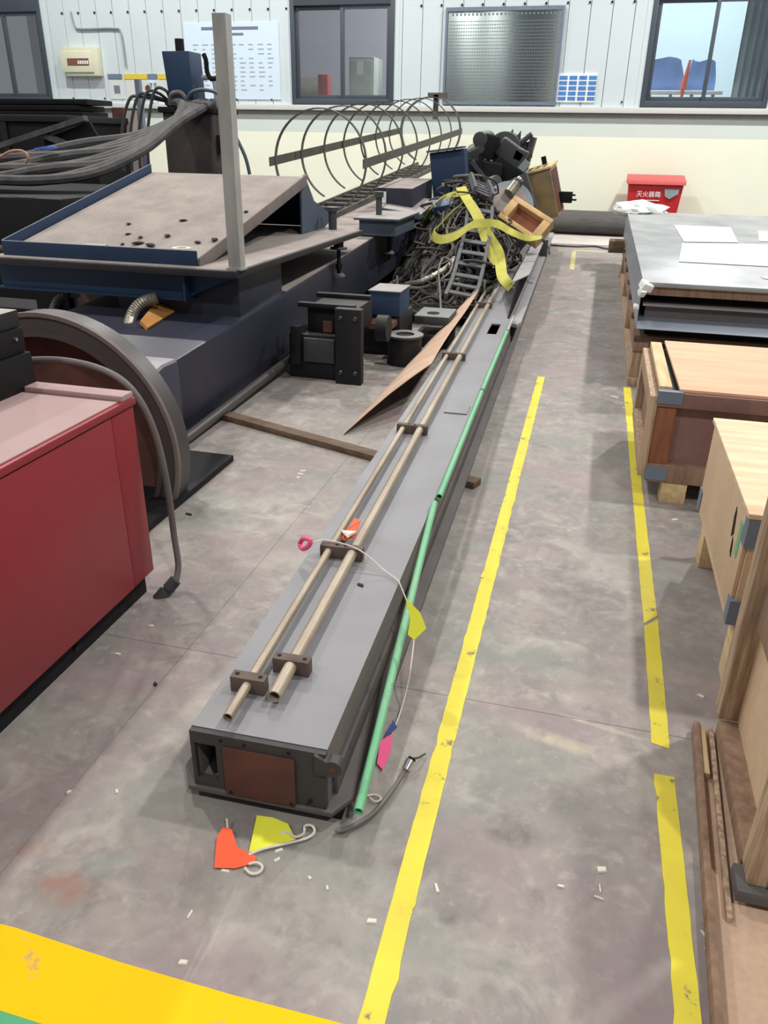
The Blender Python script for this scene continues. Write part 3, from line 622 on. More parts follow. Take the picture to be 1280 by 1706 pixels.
P('upper_body', MB().box(bx0[0]-.7, bx0[0]-.012, .9, bx0[1]-.005, .852, .93), BLK, t, bev=.004)
P('cap', MB().box(bx0[0]-.72, bx0[0]-.02, .9, bx0[1]-.004, .932, .985), dusty('dusty_black_cap', (30, 29, 32), (176, 170, 166)), t, bev=.003)
P('latch', MB().cyl((bx0[0]-.012, bx0[1]-.05, .90), (bx0[0]-.004, bx0[1]-.05, .90), .006, n=8), CHROME, t)

# cable hanging over the cabinet corner
t = T('hanging_cable', 'thick grey cable with a black plug looping down beside the red cabinet', 'cable', (-1.318, 2.069, 0.000))
P('cable', MB().tube([(-1.905, 2.300, 0.774), (-1.727, 2.260, 0.799), (-1.576, 2.240, 0.792), (-1.467, 2.220, 0.759), (-1.408, 2.220, 0.689), (-1.371, 2.220, 0.587), (-1.353, 2.220, 0.473), (-1.344, 2.220, 0.349), (-1.342, 2.220, 0.207), (-1.326, 2.200, 0.097), (-1.325, 2.170, 0.044)], .0115, 9, 6), CABLE, t)
pa = V((-1.325, 2.170, 0.049)); pb = V((-1.374, 2.120, -0.016))
P('plug', MB().cyl(mix(pa, pb, 0), mix(pa, pb, .45), .022, n=12).cyl(mix(pa, pb, .45), mix(pa, pb, .55), .016, n=12).cyl(mix(pa, pb, .55), pb, .025, n=12), RUBBER, t, label='black threaded plug')

# ================================================================== WHEEL ARCH
t = T('wheel_arch', 'black curved wheel arch behind the red cabinet', 'wheel arch', (-2.24, 2.9, 0))
CXA, CZA = -2.24, .225
def arch(ro, ri, y0, y1, nm, m):
    a0 = -math.asin(min(1, (CZA-.0)/ro)); P(nm, MB().arc(CXA, CZA, ro, ri, y0, y1, a0, PI-a0, 48), m, t)
arch(.585, .565, 2.86, 2.95, 'arch_skin', RIM); arch(.578, .50, 2.84, 2.862, 'rim_flange', RIM); arch(.512, .49, 2.83, 2.87, 'inner_bead', RIM); arch(.592, .574, 2.83, 2.85, 'outer_bead', RIMD)
P('inner_panel', MB().prism([(CXA+.49*math.cos(a), CZA+.49*math.sin(a)) for a in [R(-27+i*234/24) for i in range(25)]], 'y', 2.93, 2.96), RUSTB, t)
P('floor_shade_slab', MB().box(-2.95, -1.665, 2.25, 3.40, 0, .03), BLK, t)  # thin black slab painting the shaded floor beneath the machine

# ================================================================== BLUE MACHINE BEAM
def bt(y): return .53+.055*(y-5.47)
t = T('machine_bed', 'long navy machine beam tilted slightly upward towards the back wall', 'machine beam', (-2.6, 3.6, 0))
BL, BR = -3.25, -2.07
P('beam_body', MB().hexa([(BL, 3.62, .0), (BR, 3.62, .0), (BR, 12.9, .45), (BL, 12.9, .45), (BL, 3.62, bt(3.62)), (BR, 3.62, bt(3.62)), (BR, 12.9, bt(12.9)), (BL, 12.9, bt(12.9))]), NAVYP, t, bev=.02)
P('top_cover', MB().hexa([(BL+.3, 5.25, bt(5.25)-.004), (BR-.01, 5.25, bt(5.25)-.004), (BR-.01, 12.85, bt(12.85)-.004), (BL+.3, 12.85, bt(12.85)-.004), (BL+.3, 5.25, bt(5.25)+.004), (BR-.01, 5.25, bt(5.25)+.004), (BR-.01, 12.85, bt(12.85)+.004), (BL+.3, 12.85, bt(12.85)+.004)]), DUSTPLATE, t)
P('nose', MB().prism([(3.30, .0), (3.66, .0), (3.66, .435), (3.50, .44), (3.36, .41), (3.30, .33)], 'x', -2.55, BR+.005), NOSE, t, bev=.03, seg=3)
nb = MB().cyl((-2.2, 3.40, .425), (-2.2, 3.40, .45), .018, n=10).cyl((-2.12, 3.43, .42), (-2.12, 3.43, .44), .012, n=8)
P('nose_bolt', nb, BLK, t)
P('side_pipe', MB().cyl((-2.0, 3.45, .035), (-2.0, 5.43, .10), .03, n=16), RIM, t)
P('housing', MB().box(-2.95, -2.10, 4.53, 5.24, .40, .735), NAVYP, t, bev=.01)
P('support_leg', MB().box(-3.1, -2.2, 9.6, 9.8, 0, .30), BLK, t)

# platform with the tilted tray
t = T('blue_platform', 'blue steel platform with a dusty deck over the navy beam', 'platform', (-2.8, 5.5, .74))
P('deck_plate', MB().prism([(-3.75, 4.34), (-2.02, 4.34), (-1.97, 6.82), (-2.5, 7.0), (-3.75, 7.0)], 'z', .742, .782), DECK, t, bev=.004)
P('deck_dust', MB().prism([(-3.74, 4.36), (-2.035, 4.36), (-1.99, 6.80), (-2.5, 6.98), (-3.74, 6.98)], 'z', .782, .785), DUSTPLATE, t)
P('front_web', MB().box(-3.75, -2.42, 4.46, 4.475, .585, .742), BLUEC, t)
P('front_flange', MB().box(-3.75, -2.40, 4.43, 4.52, .575, .588), BLUEC, t)
P('stiffener', MB().box(-2.41, -2.395, 4.40, 4.8, .575, .742), BLUEC, t)
P('gusset', MB().prism([(-2.395, .742), (-2.05, .742), (-2.395, .60)], 'y', 4.46, 4.475), BLUEC, t)
TR0, TR1 = .80, 1.20
ty0, ty1, tx0, tx1 = 4.45, 6.38, -3.68, -2.32
tray = T('tilted_tray', 'shallow blue tray of brown dust tilted up on the platform', 'tray', (-3.0, 4.5, .785))
def tz(y): return TR0+(TR1-TR0)*(y-ty0)/(ty1-ty0)
def inc(x0, x1, y0, y1, a, b):
    return MB().hexa([(x0, y0, tz(y0)+a), (x1, y0, tz(y0)+a), (x1, y1, tz(y1)+a), (x0, y1, tz(y1)+a), (x0, y0, tz(y0)+b), (x1, y0, tz(y0)+b), (x1, y1, tz(y1)+b), (x0, y1, tz(y1)+b)])
P('tray_floor', inc(tx0, tx1, ty0, ty1, -.012, 0), BLUE, tray)
P('dust_layer', inc(tx0+.012, tx1-.012, ty0+.012, ty1-.0, 0, .012), TRAYDUST, tray, label='layer of brown-grey dust')
P('front_rim', inc(tx0, tx1, ty0-.012, ty0, -.012, .075), BLUE, tray, bev=.003)
P('left_rim', inc(tx0-.012, tx0, ty0, ty1, -.012, .075), BLUE, tray, bev=.003)
P('right_rim', inc(tx1, tx1+.012, ty0, ty1, -.05, .03), RIMD, tray, bev=.003)
P('side_plate', MB().prism([(6.30, .787), (6.86, .787), (7.05, .84), (6.98, .90), (6.6, 1.02), (6.38, 1.23), (6.30, 1.2)], 'x', -2.345, -2.33), BLUEGREY, tray)
P('rear_plate', MB().hexa([(-3.6, 6.9, .79), (-2.345, 6.9, .79), (-2.345, 6.92, .79), (-3.6, 6.92, .79), (-3.6, 6.36, 1.19), (-2.345, 6.36, 1.19), (-2.345, 6.385, 1.19), (-3.6, 6.385, 1.19)]), BLUEC, tray)
# lumps, washer and disc on the tray
def on_tray(x, y): return (x, y, tz(y)+.012)
lump0 = None
import itertools
for (px, py, sz), lab in zip(((-2.78, 5.17, .022), (-3.13, 5.05, .02), (-3.02, 4.85, .018), (-2.9, 4.80, .02), (-2.85, 4.68, .03), (-2.73, 4.85, .026), (-2.75, 4.66, .03), (-2.47, 4.76, .022), (-2.38, 4.82, .028), (-2.42, 5.42, .02), (-2.95, 4.66, .016)), ('farthest left of the middle row', 'leftmost, nearest the left rim', 'second along from the left rim', 'small one near the tray middle', 'large one close to the front rim', 'one standing in the tray middle', 'large one beside the front rim middle', 'nearest to the steel post', 'largest by the right rim', 'alone in the upper middle of the dust', 'smallest close to the front rim')):
    if lump0 is None:
        mb = MB(); bmx = bmesh.new(); bmesh.ops.create_icosphere(bmx, subdivisions=2, radius=1)
        for v_ in bmx.verts: v_.co *= rnd.uniform(.7, 1.15); v_.co.z *= .6
        mb.add([v_.co.copy() for v_ in bmx.verts], [[v_.index for v_ in f_.verts] for f_ in bmx.faces]); bmx.free()
        lump0 = P('dirt_lump', mb, DIRT); tag(lump0, '', 'dirt', 'dirt lumps in the tray'); o = lump0
    else: o = lump0.copy(); COL.objects.link(o)
    o['label'] = 'dark dirt lump in the tilted tray, '+lab
    o.location = on_tray(px, py); o.scale = (sz*1.4, sz*.8, sz*.55); o.rotation_euler = (0, 0, rnd.uniform(0, 3))
zz = on_tray(-2.52, 4.63)
tag(P('steel_ring', MB().cyl(V(zz), V(zz)+Vector((0, 0, .012)), .06, n=20, hollow=.035), CHIP), 'pale flat ring washer lying near the tray front', 'washer')
zz = on_tray(-3.12, 4.60)
tag(P('round_disc', MB().cyl(V(zz), V(zz)+Vector((0, 0, .012)), .085, n=20), BLUEGREY), 'flat round grey disc half buried in tray dust', 'disc')

# steel post with hook
t = T('steel_post', 'upright galvanised steel channel post on the blue platform corner', 'post', (-2.06, 4.42, .785))
pm = MB(); x0, x1, y0, y1, zb, zt_ = -2.105, -2.01, 4.375, 4.44, .785, 2.07
pm.box(x0+.02, x1, y0, y0+.008, zb, zt_); pm.box(x1-.008, x1, y0+.008, y1, zb, zt_); pm.box(x0, x1, y1, y1+.008, zb, zt_)
P('channel', pm, GALV, t)
P('weld_bead', MB().box(x0+.01, x1+.01, y0-.01, y1+.015, zb, zb+.012), GALV, t)
P('hook', MB().tube([(-2.180, 4.440, 1.892), (-2.168, 4.440, 1.864), (-2.166, 4.440, 1.813), (-2.151, 4.440, 1.779), (-2.127, 4.440, 1.776), (-2.094, 4.440, 1.782)], .013, 8, 5), BLK, t, label='black bent hook')

# levelling feet below and stud above the deck
def foot(x, y, z0, z1, label):
    t = T('levelling_foot', label, 'levelling foot', (x, y, z0))
    P('pad', MB().cyl((x, y, z0), (x, y, z0+.02), .055, .04, n=18), IRON, t)
    P('stud', MB().cyl((x, y, z0+.02), (x, y, z1), .016, n=12), BLK, t)
    P('nut', MB().cyl((x, y, z0+.06), (x, y, z0+.10), .032, n=6), BLK, t)
    P('flange', MB().cyl((x, y, z1-.06), (x, y, z1-.045), .07, n=20), IRON, t); P('collar', MB().cyl((x, y, z1-.045), (x, y, z1), .045, n=6), BLK, t)
foot(-2.03, 6.32, .47, .742, 'levelling foot with round pad hanging under the platform edge')
t = T('hex_stud', 'stout bolt standing on the platform corner', 'bolt', (-2.22, 6.75, .785))
P('shank', MB().cyl((-2.22, 6.75, .785), (-2.22, 6.75, .93), .035, n=14), IRON, t); P('head', MB().cyl((-2.22, 6.75, .93), (-2.22, 6.75, .965), .05, n=6), IRON, t)
# second bracket further along
t = T('clamp_bracket', 'blue grey steel bracket with a bolt on the navy beam side', 'bracket', (-2.0, 8.0, .65))
q0 = (-2.254, 7.700, 0.642); q1 = (-1.866, 8.300, 0.716); q2 = (-1.870, 8.300, 0.843); q3 = (-2.254, 7.700, 0.752)
P('body', MB().box(-2.22, -1.86, 7.55, 8.35, .66, .80), BLUEGREY, t, bev=.006)
P('top_plate', MB().box(-2.26, -1.82, 7.5, 8.4, .80, .82), BLUEGREY, t, bev=.004)
P('stud', MB().cyl((-2.12, 7.9, .82), (-2.12, 7.9, 1.02), .03, n=12), IRON, t); P('nut', MB().cyl((-2.12, 7.9, .98), (-2.12, 7.9, 1.03), .05, n=6), IRON, t)
P('foot_stud', MB().cyl((-2.0, 7.85, .49), (-2.0, 7.85, .66), .018, n=10), BLK, t); P('pad', MB().cyl((-2.0, 7.85, .47), (-2.0, 7.85, .49), .06, .045, n=16), IRON, t)
t = T('junction_box', 'small navy box with a white label on the beam by the ladder', 'junction box', (-2.3, 9.6, .76))
P('body', MB().ob((-2.28, 9.7, .90), (.42, 1.1, .26), (.055, 0, 0)), NAVY, t, bev=.01); P('cover', MB().ob((-2.16, 9.35, .80), (.5, .9, .06), (.1, .12, 0)), BLUEGREY, t, bev=.006)
P('label', MB().ob((-2.42, 9.14, .90), (.10, .006, .12), (.055, 0, 0)), WHITE, t)

# ladder with safety cage
t = T('caged_ladder', 'grey steel ladder with round safety cage lying on the navy beam', 'ladder', (-3.0, 8.3, .7))
def lz(y): return .70+.0625*(y-8.13)
def rail_(x): return MB().bar((x, 7.9, lz(7.9)), (x, 14.6, lz(14.6)), .025, .06)
P('rail', rail_(-2.80), CAGE, t); P('rail', rail_(-3.22), CAGE, t)
yy = 8.05
while yy < 14.5:
    P('rung', MB().cyl((-3.22, yy, lz(yy)), (-2.80, yy, lz(yy)), .021, n=8), CAGE, t); yy += .36
nh = 8; hy = [8.75+(14.55-8.75)*i/(nh-1) for i in range(nh)]
def hoop(y, wid, th):
    rr = .52; cxh = -3.01; cz = lz(y)+.05+.47; mb = MB(); n = 40; v = []; f = []
    a0, a1 = R(-62), R(242)
    for i in range(n+1):
        a = a0+(a1-a0)*i/n; c, s_ = math.cos(a), math.sin(a)
        for r_, dy in ((rr, -wid/2), (rr, wid/2), (rr-th, wid/2), (rr-th, -wid/2)): v.append((cxh+r_*c, y+dy, cz+r_*s_))
    for i in range(n):
        b = i*4; f += [(b+j, b+(j+1) % 4, b+4+(j+1) % 4, b+4+j) for j in range(4)]
    f += [(0, 1, 2, 3), tuple(range(4*n, 4*n+4))]
    return mb.add(v, f)
for i, y in enumerate(hy): P('hoop', hoop(y, .05 if i < nh-1 else .16, .012), CAGE, t)
def cz(y): return lz(y)+.52
for x in (-2.485, -3.535): P('cage_strap', MB().bar((x, 8.6, cz(8.6)), (x, 14.65, cz(14.65)), .012, .09), CAGE, t)
P('end_tee', MB().box(-2.98, -2.90, 14.55, 14.6, cz(14.55)+.18, cz(14.55)+.55).box(-3.08, -2.75, 14.55, 14.6, cz(14.55)+.5, cz(14.55)+.58), CAGE, t)

# ================================================================== BLOCKS AND MOTOR BETWEEN THE BEAMS
t = T('guide_block', 'heavy black guide block with grooved faces on the floor by the navy beam', 'machine block', (-1.7, 5.0, 0))
P('main_block', MB().box(-1.95, -1.56, 4.95, 5.25, 0, .30), BLACK, t, bev=.012)
P('top_block', MB().box(-1.85, -1.50, 5.05, 5.45, .30, .47), BLACK, t, bev=.012)
P('front_plate', MB().box(-1.60, -1.42, 4.88, 4.95, .0, .50), BLACK, t, bev=.008)
P('side_rib', MB().box(-1.92, -1.86, 4.90, 4.96, .10, .36), BLACK, t, bev=.006)
P('hub', MB().cyl((-1.42, 5.3, .30), (-1.34, 5.3, .30), .09, n=20), BLACK, t); P('slide_rail', MB().box(-1.90, -1.50, 5.00, 5.05, .47, .50), BLACK, t, bev=.005); P('slide_rail', MB().box(-1.90, -1.50, 5.38, 5.43, .47, .50), BLACK, t, bev=.005); P('groove_plate', MB().box(-1.84, -1.62, 4.93, 4.95, .12, .28), IRON, t, bev=.004)
for bx_, bz_ in ((-1.56, .08), (-1.46, .08), (-1.56, .44), (-1.46, .44)): P('bolt', MB().cyl((bx_, 4.865, bz_), (bx_, 4.88, bz_), .014, n=6), IRON, t)
P('red_mark', MB().box(-1.70, -1.64, 4.94, 4.951, .33, .40), RUSTB, t)
t = T('gear_motor', 'blue gear motor housing beside the black guide block', 'motor', (-1.4, 5.9, 0))
P('base_block', MB().box(-1.66, -1.36, 5.72, 6.15, .0, .30), BLACK, t, bev=.01)
P('red_plate', MB().box(-1.56, -1.38, 5.52, 5.72, .24, .28), RUSTB, t)
P('housing', MB().box(-1.60, -1.36, 5.70, 6.02, .30, .47), BLUE, t, bev=.012); P('housing_lid', MB().box(-1.605, -1.355, 5.695, 6.025, .47, .485), BLUEGREY, t, bev=.005)
t = T('iron_drum', 'squat black iron drum standing in front of the blue gear motor', 'drum', (-1.25, 5.5, 0))
P('shell', MB().cyl((-1.28, 5.55, 0), (-1.28, 5.55, .20), .13, .12, n=24), BLACK, t); P('rim', MB().cyl((-1.28, 5.55, .20), (-1.28, 5.55, .215), .135, n=24, hollow=.07), IRON, t)
t = T('link_bracket', 'black forked bracket on the floor right of the blue gear motor', 'bracket', (-1.2, 6.15, 0))
P('lower_arm', MB().box(-1.33, -1.05, 6.05, 6.40, 0, .10), BLACK, t, bev=.008); P('upper_arm', MB().box(-1.33, -1.05, 6.05, 6.42, .19, .25), IRON, t, bev=.01); P('web', MB().box(-1.10, -1.05, 6.2, 6.40, .10, .19), BLACK, t)
P('eye', MB().cyl((-1.2, 6.18, .25), (-1.2, 6.18, .254), .05, n=16), HOLE, t)
tag(P('round_bar', MB().cyl((-1.97, 6.3, .03), (-1.5, 8.8, .03), .03, n=14), IRON), 'grey round bar on the floor running under the cable heap', 'bar')

# ================================================================== JUNK HEAP ON THE COLUMN
def rc(): return Vector((rnd.gauss(0, 1), rnd.gauss(0, 1), rnd.gauss(0, 1)))
tg = MB(); tg2 = MB()
def heap_z(x, y):      # height of the heap of cables
    xc = -1.28-(.20*(y-8.3) if y > 8.3 else 0); u = (x-xc)/.52; v_ = (y-9.4)/(1.85 if y < 9.4 else .8)
    return max(.03, 1.05*math.exp(-(u*u)*.8-(v_*v_)*1.0))
for i in range(230):
    y = rnd.uniform(7.1, 10.3); x = rnd.uniform(-1.98, -.95); pts = []
    dx, dy = rnd.uniform(-1, 1), rnd.uniform(-1, 1); nrm = math.hypot(dx, dy)+.01; dx /= nrm; dy /= nrm; curl = rnd.uniform(-2.4, 2.4); lift = rnd.uniform(.02, .13)
    for k in range(rnd.randint(4, 9)):
        pts.append((x, y, heap_z(x, y)*rnd.uniform(.84, 1.04)+rnd.uniform(0, lift))); a = rnd.uniform(.4, 1)*curl; dx, dy = dx*math.cos(a)-dy*math.sin(a), dx*math.sin(a)+dy*math.cos(a)
        x += dx*.17; y += dy*.26
        x = min(max(x, -2.03), -.86); y = min(max(y, 6.9), 10.4)
    (tg2 if i % 6 == 0 else tg).tube(pts, rnd.choice((.006, .008, .010, .014, .02)), 5, 4)
for i in range(26):          # bigger loops standing out of the heap
    a0 = rnd.uniform(0, 6.3); rx, rz = rnd.uniform(.10, .24), rnd.uniform(.08, .2); y = rnd.uniform(7.5, 10.0); x = -1.28-(.20*(y-8.3) if y > 8.3 else 0)+rnd.uniform(-.42, .36); tl = rnd.uniform(-.9, .9)
    z = heap_z(x, y); pts = []
    for k in range(7):
        a = a0+k*rnd.uniform(.7, .9); px_ = x+rx*math.cos(a); py_ = y+rx*math.sin(a)*math.cos(tl)
        pts.append((min(max(px_, -2.0), -.86), py_, max(.03, z+.03+rz*math.sin(a)*math.sin(tl))))
    (tg2 if i % 3 == 0 else tg).tube(pts, rnd.choice((.009, .012, .016)), 6, 5)
tag(P('cable_heap', tg, TANGLE), 'big tangled heap of dark cables piled against the grey column', 'cables', kind='stuff')
tag(P('pale_cable_tangle', tg2, mat('pale_tangled_cable', (118, 114, 100), .65, col2=(84, 82, 72), scale=5, amt=.9)), 'paler grey and olive cables mixed through the dark cable heap', 'cables', kind='stuff')
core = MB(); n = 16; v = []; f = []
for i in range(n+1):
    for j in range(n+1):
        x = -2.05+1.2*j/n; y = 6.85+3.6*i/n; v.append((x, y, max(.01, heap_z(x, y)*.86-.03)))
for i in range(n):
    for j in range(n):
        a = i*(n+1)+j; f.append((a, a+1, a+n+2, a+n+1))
tag(P('heap_gap_shade', core.add(v, f), mat('dark_gap_shade', (22, 22, 23), .85)), 'dark inner sheet painting the shaded gaps of the cable heap', 'heap gaps', kind='stuff')  # dark inner surface, paints the shade seen between the cables
tag(P('flexible_conduit', MB().tube([(-1.706, 7.410, 0.252), (-1.555, 7.296, 0.300), (-1.442, 7.347, 0.353), (-1.341, 7.485, 0.415), (-1.307, 7.656, 0.471)], .028, 10, 8, rfun=lambda u: 1+.12*math.sin(u*90)), CONDUIT), 'short silver flexible conduit sticking out of the cable heap', 'conduit')
tag(P('loop_cable', MB().tube([(-1.208, 6.558, 0.187), (-1.320, 7.053, 0.299), (-1.404, 7.401, 0.401), (-1.409, 7.611, 0.482), (-1.344, 7.572, 0.479), (-1.292, 7.488, 0.449), (-1.295, 7.332, 0.390), (-1.345, 7.224, 0.350)], .009, 7, 6), CABLE), 'thin pale grey cable looping upright before the cable heap', 'cable')
tag(P('loop_cable', MB().tube([(-1.726, 7.100, 0.373), (-1.663, 6.900, 0.251), (-1.530, 6.600, 0.208), (-1.354, 6.400, 0.192), (-1.208, 6.300, 0.207)], .011, 7, 6), RUBBERD), 'grey cable curving round the left foot of the cable heap', 'cable')
tag(P('loop_cable', MB().tube([(-1.684, 7.467, 0.267), (-1.771, 8.049, 0.351), (-1.802, 8.460, 0.448), (-1.741, 8.574, 0.578)], .012, 7, 6), RUBBERD), 'straight dark cable slanting up the left face of the heap', 'cable')

# drag chain hanging over the heap
CHAINM = mat('grey_chain_plastic', (92, 93, 98), .6, col2=(68, 68, 72), scale=9, amt=.6)
def drag_chain(label, path, wid, nl):
    """path: list of (point, width direction); links with side plates and crossbars"""
    t = T('drag_chain', label, 'cable chain', path[-1][0])
    pts = []; m = len(path); P_ = [V(p) for p, _ in path]; W_ = [V(q).normalized() for _, q in path]
    for i in range(nl+1):
        u = i/nl*(m-1); k = min(int(u), m-2); pts.append((P_[k].lerp(P_[k+1], u-k), W_[k].lerp(W_[k+1], u-k).normalized()))
    for i in range(nl):
        (a, wa), (b, wb) = pts[i], pts[i+1]; d = (b-a).normalized(); nn = d.cross(wa).normalized(); c = (a+b)/2
        for s_ in (-1, 1): P('side_link', MB().bar(a+wa*s_*wid/2, b+wb*s_*wid/2, .032, .07, upv=nn), CHAINM, t)
        P('crossbar', MB().bar(c-wa*wid/2+nn*.02, c+wa*wid/2+nn*.02, .055, .016, upv=nn), CHAINM, t)
drag_chain('dark plastic cable drag chain running down over the cable heap', [((-1.207, 8.457, 0.884), (1, 0, -.12)), ((-1.157, 8.094, 0.689), (1, 0, -.1)), ((-1.142, 7.728, 0.508), (1, 0, -.1)), ((-1.123, 7.293, 0.325), (1, .05, -.12)), ((-1.122, 6.939, 0.225), (1, .05, -.15))], .25, 9)
drag_chain('short curled drag chain section on top of the cable heap', [((-1.199, 8.600, 1.007), (1, 0, -.35)), ((-1.265, 8.900, 1.059), (1, 0, -.35)), ((-1.346, 9.200, 1.116), (1, 0, -.35))], .2, 5)

# lifting sling
t = T('lifting_sling', 'yellow green webbing lifting sling thrown over the cable heap', 'sling', (-1.1, 8.0, .5))
P('strap', MB().ribbon([((-1.462, 8.739, 1.049), (1, .1, .2)), ((-1.367, 8.499, 0.973), (1, .1, .1)), ((-1.245, 8.268, 0.879), (1, 0, .25)), ((-1.149, 8.112, 0.783), (1, .1, .2)), ((-1.041, 7.992, 0.665), (1, 0, .2)), ((-0.933, 7.905, 0.552), (1, 0, .1)), ((-0.872, 7.719, 0.441), (.9, .3, .1)), ((-0.761, 7.000, 0.431), (.7, .6, .3)), ((-0.677, 6.950, 0.363), (.4, .6, .6))], .105, .008), SLING, t)
P('strap', MB().ribbon([((-1.407, 8.436, 0.896), (.7, .2, .7)), ((-1.524, 8.361, 0.782), (.6, .2, .8)), ((-1.621, 8.310, 0.667), (.6, .1, .8)), ((-1.634, 8.199, 0.625), (.2, .5, .8)), ((-1.480, 7.851, 0.622), (0, .6, .8)), ((-1.327, 7.806, 0.666), (0, .6, .7)), ((-1.203, 7.902, 0.755), (.1, .6, .7)), ((-1.101, 7.989, 0.773), (.1, .6, .7)), ((-0.981, 8.202, 0.748), (.1, .7, .6)), ((-0.796, 7.900, 0.707), (0, .8, .5)), ((-0.675, 8.200, 0.632), (0, .8, .4)), ((-0.555, 8.400, 0.623), (0, .9, .2))], .10, .008), SLING, t)
P('strap', MB().ribbon([((-1.140, 8.073, 0.742), (1, 0, .2)), ((-1.064, 7.932, 0.626), (1, 0, .2)), ((-0.977, 7.779, 0.510), (1, 0, .2)), ((-0.898, 7.668, 0.413), (.9, .3, .1))], .07, .008), SLING, t)
P('strap', MB().ribbon([((-1.936, 9.237, 0.633), (.6, .3, .6)), ((-1.732, 8.600, 0.856), (.6, .3, .6)), ((-1.667, 8.976, 0.936), (.3, .4, .7)), ((-1.432, 8.658, 0.996), (.2, .4, .8))], .07, .008), SLING, t)
P('strap', MB().ribbon([((-0.555, 8.400, 0.623), (0, .9, .2)), ((-0.496, 8.400, 0.568), (0, .9, -.2)), ((-0.458, 8.350, 0.472), (0, 1, 0))], .09, .012), RUBBER, t, label='black end loop')

# boxes and machine parts in the heap
t = T('blue_panel_box', 'dark blue metal box standing upright behind the cable heap', 'box', (-1.85, 10.1, .5))
P('body', MB().ob((-1.83, 10.2, 1.02), (.42, .25, .72), (0, R(-8), 0)), BLUEC, t, bev=.01)
P('top_flange', MB().ob((-1.90, 10.16, 1.39), (.43, .30, .02), (0, R(-8), 0)), BLUEGREY, t)
tag(P('heap_support', MB().box(-2.02, -.95, 9.9, 12.2, 0, .62), BLK), 'dark block under the scrap parts behind the cable heap', 'block')
t = T('scrap_machine', 'dark cast iron machine head with jagged plates at the top of the heap', 'machine part', (-1.4, 11.5, .62))
P('left_jaw', MB().ob((-1.70, 11.4, 1.36), (.30, .4, .20), (.2, R(-24), 0)), IRON, t, bev=.07, seg=3); P('jaw_lug', MB().cyl((-1.66, 11.2, 1.50), (-1.60, 11.6, 1.52), .10, n=14), IRON, t, bev=.02); P('jaw_block', MB().ob((-1.56, 11.38, 1.42), (.20, .35, .30), (0, R(12), 0)), BLK, t, bev=.03)
P('lower_frame', MB().ob((-1.62, 11.3, .95), (.52, .5, .62), (0, R(8), 0)), BLK, t, bev=.03)
P('round_housing', MB().cyl((-1.36, 11.42, 1.40), (-1.36, 11.8, 1.40), .21, n=22), IRON, t, bev=.02); P('sloped_body', MB().ob((-1.26, 11.6, 1.34), (.40, .5, .26), (0, R(32), 0)), IRON, t, bev=.05, seg=3)
P('dark_recess', MB().ob((-1.30, 11.34, 1.10), (.40, .3, .30), (0, R(32), 0)), BLK, t, bev=.02)
for k, (fx, fz, ft) in enumerate(((-1.32, 1.56, 24), (-1.22, 1.54, 18), (-1.14, 1.50, 14), (-1.06, 1.47, 10))): P('fin', MB().prism([(fx-.06, fz-.16), (fx+.06, fz-.18), (fx+.05, fz+.08), (fx+.015, fz+.03), (fx-.05, fz+.0)], 'y', 11.48+.04*k, 11.54+.04*k), IRON, t, bev=.008)
P('side_plate', MB().ob((-1.05, 11.7, 1.34), (.07, .3, .42), (0, R(12), 0)), IRON, t, bev=.012); P('rib_block', MB().ob((-1.14, 11.5, 1.32), (.18, .3, .16), (0, R(20), 0)), IRON, t, bev=.02)
P('lever', MB().cyl((-1.20, 11.5, 1.44), (-1.02, 11.5, 1.58), .035, n=12), IRON, t)
P('shaft', MB().cyl((-1.54, 11.1, .94), (-1.36, 10.96, 1.0), .10, n=18), IRON, t, bev=.012); P('strut', MB().bar((-1.72, 11.0, 1.25), (-1.40, 11.0, .90), .05, .05), IRON, t); P('strut', MB().bar((-1.66, 11.02, .8), (-1.60, 11.02, 1.3), .05, .05), BLK, t)
P('flat_bar', MB().ob((-1.10, 11.3, 1.16), (.1, .05, .24), (0, R(40), 0)), GREYST, t)
t = T('brown_cabinet', 'tilted olive brown steel box with a perforated tan top on the column end', 'box', (-.8, 11.6, .4))
rotb = (R(6), R(-16), R(-6))
P('body', MB().ob((-.80, 11.7, .86), (.36, .55, .62), rotb), BROWNBOX, t, bev=.008)
mrot = Euler(rotb).to_matrix(); cb = V((-.80, 11.7, .86))
P('top', MB().ob(cb+mrot @ Vector((0, 0, .325)), (.40, .60, .03), rotb), TANTOP, t, bev=.006)
hb = MB()
for i in range(3):
    for j in range(3): hb.ob(cb+mrot @ Vector((-.1+i*.1, -.22+j*.1, .342)), (.05, .025, .006), rotb)
P('perforation', hb, RUSTB, t, kind='stuff'); P('side_recess', MB().ob(cb+mrot @ Vector((.182, 0, 0)), (.01, .46, .54), rotb), RUSTB, t)
P('switch', MB().ob(cb+mrot @ Vector((.05, .15, .39)), (.06, .05, .10), rotb), BLK, t)
tag(P('grey_plate', MB().ob((-1.17, 11.0, .80), (.62, .05, .46), (0, R(-24), R(-20))), IRON, bev=.006), 'sloping grey metal plate propped left of the olive brown box', 'plate')
t = T('black_fitting', 'small black fitting sticking out right of the olive brown box', 'fitting', (-.5, 11.8, .7))
P('block', MB().box(-.60, -.42, 11.7, 11.82, .74, .88), BLK, t, bev=.005); P('pin', MB().cyl((-.42, 11.76, .78), (-.36, 11.76, .78), .012, n=8).cyl((-.42, 11.76, .84), (-.38, 11.76, .84), .012, n=8), BLK, t)
t = T('cable_reel', 'round grey flanged reel leaning behind the wooden frame box', 'reel', (-1.08, 9.9, .3))
dn = Vector((.25, -.9, .35)).normalized(); c0 = V((-1.072, 9.900, 0.791))
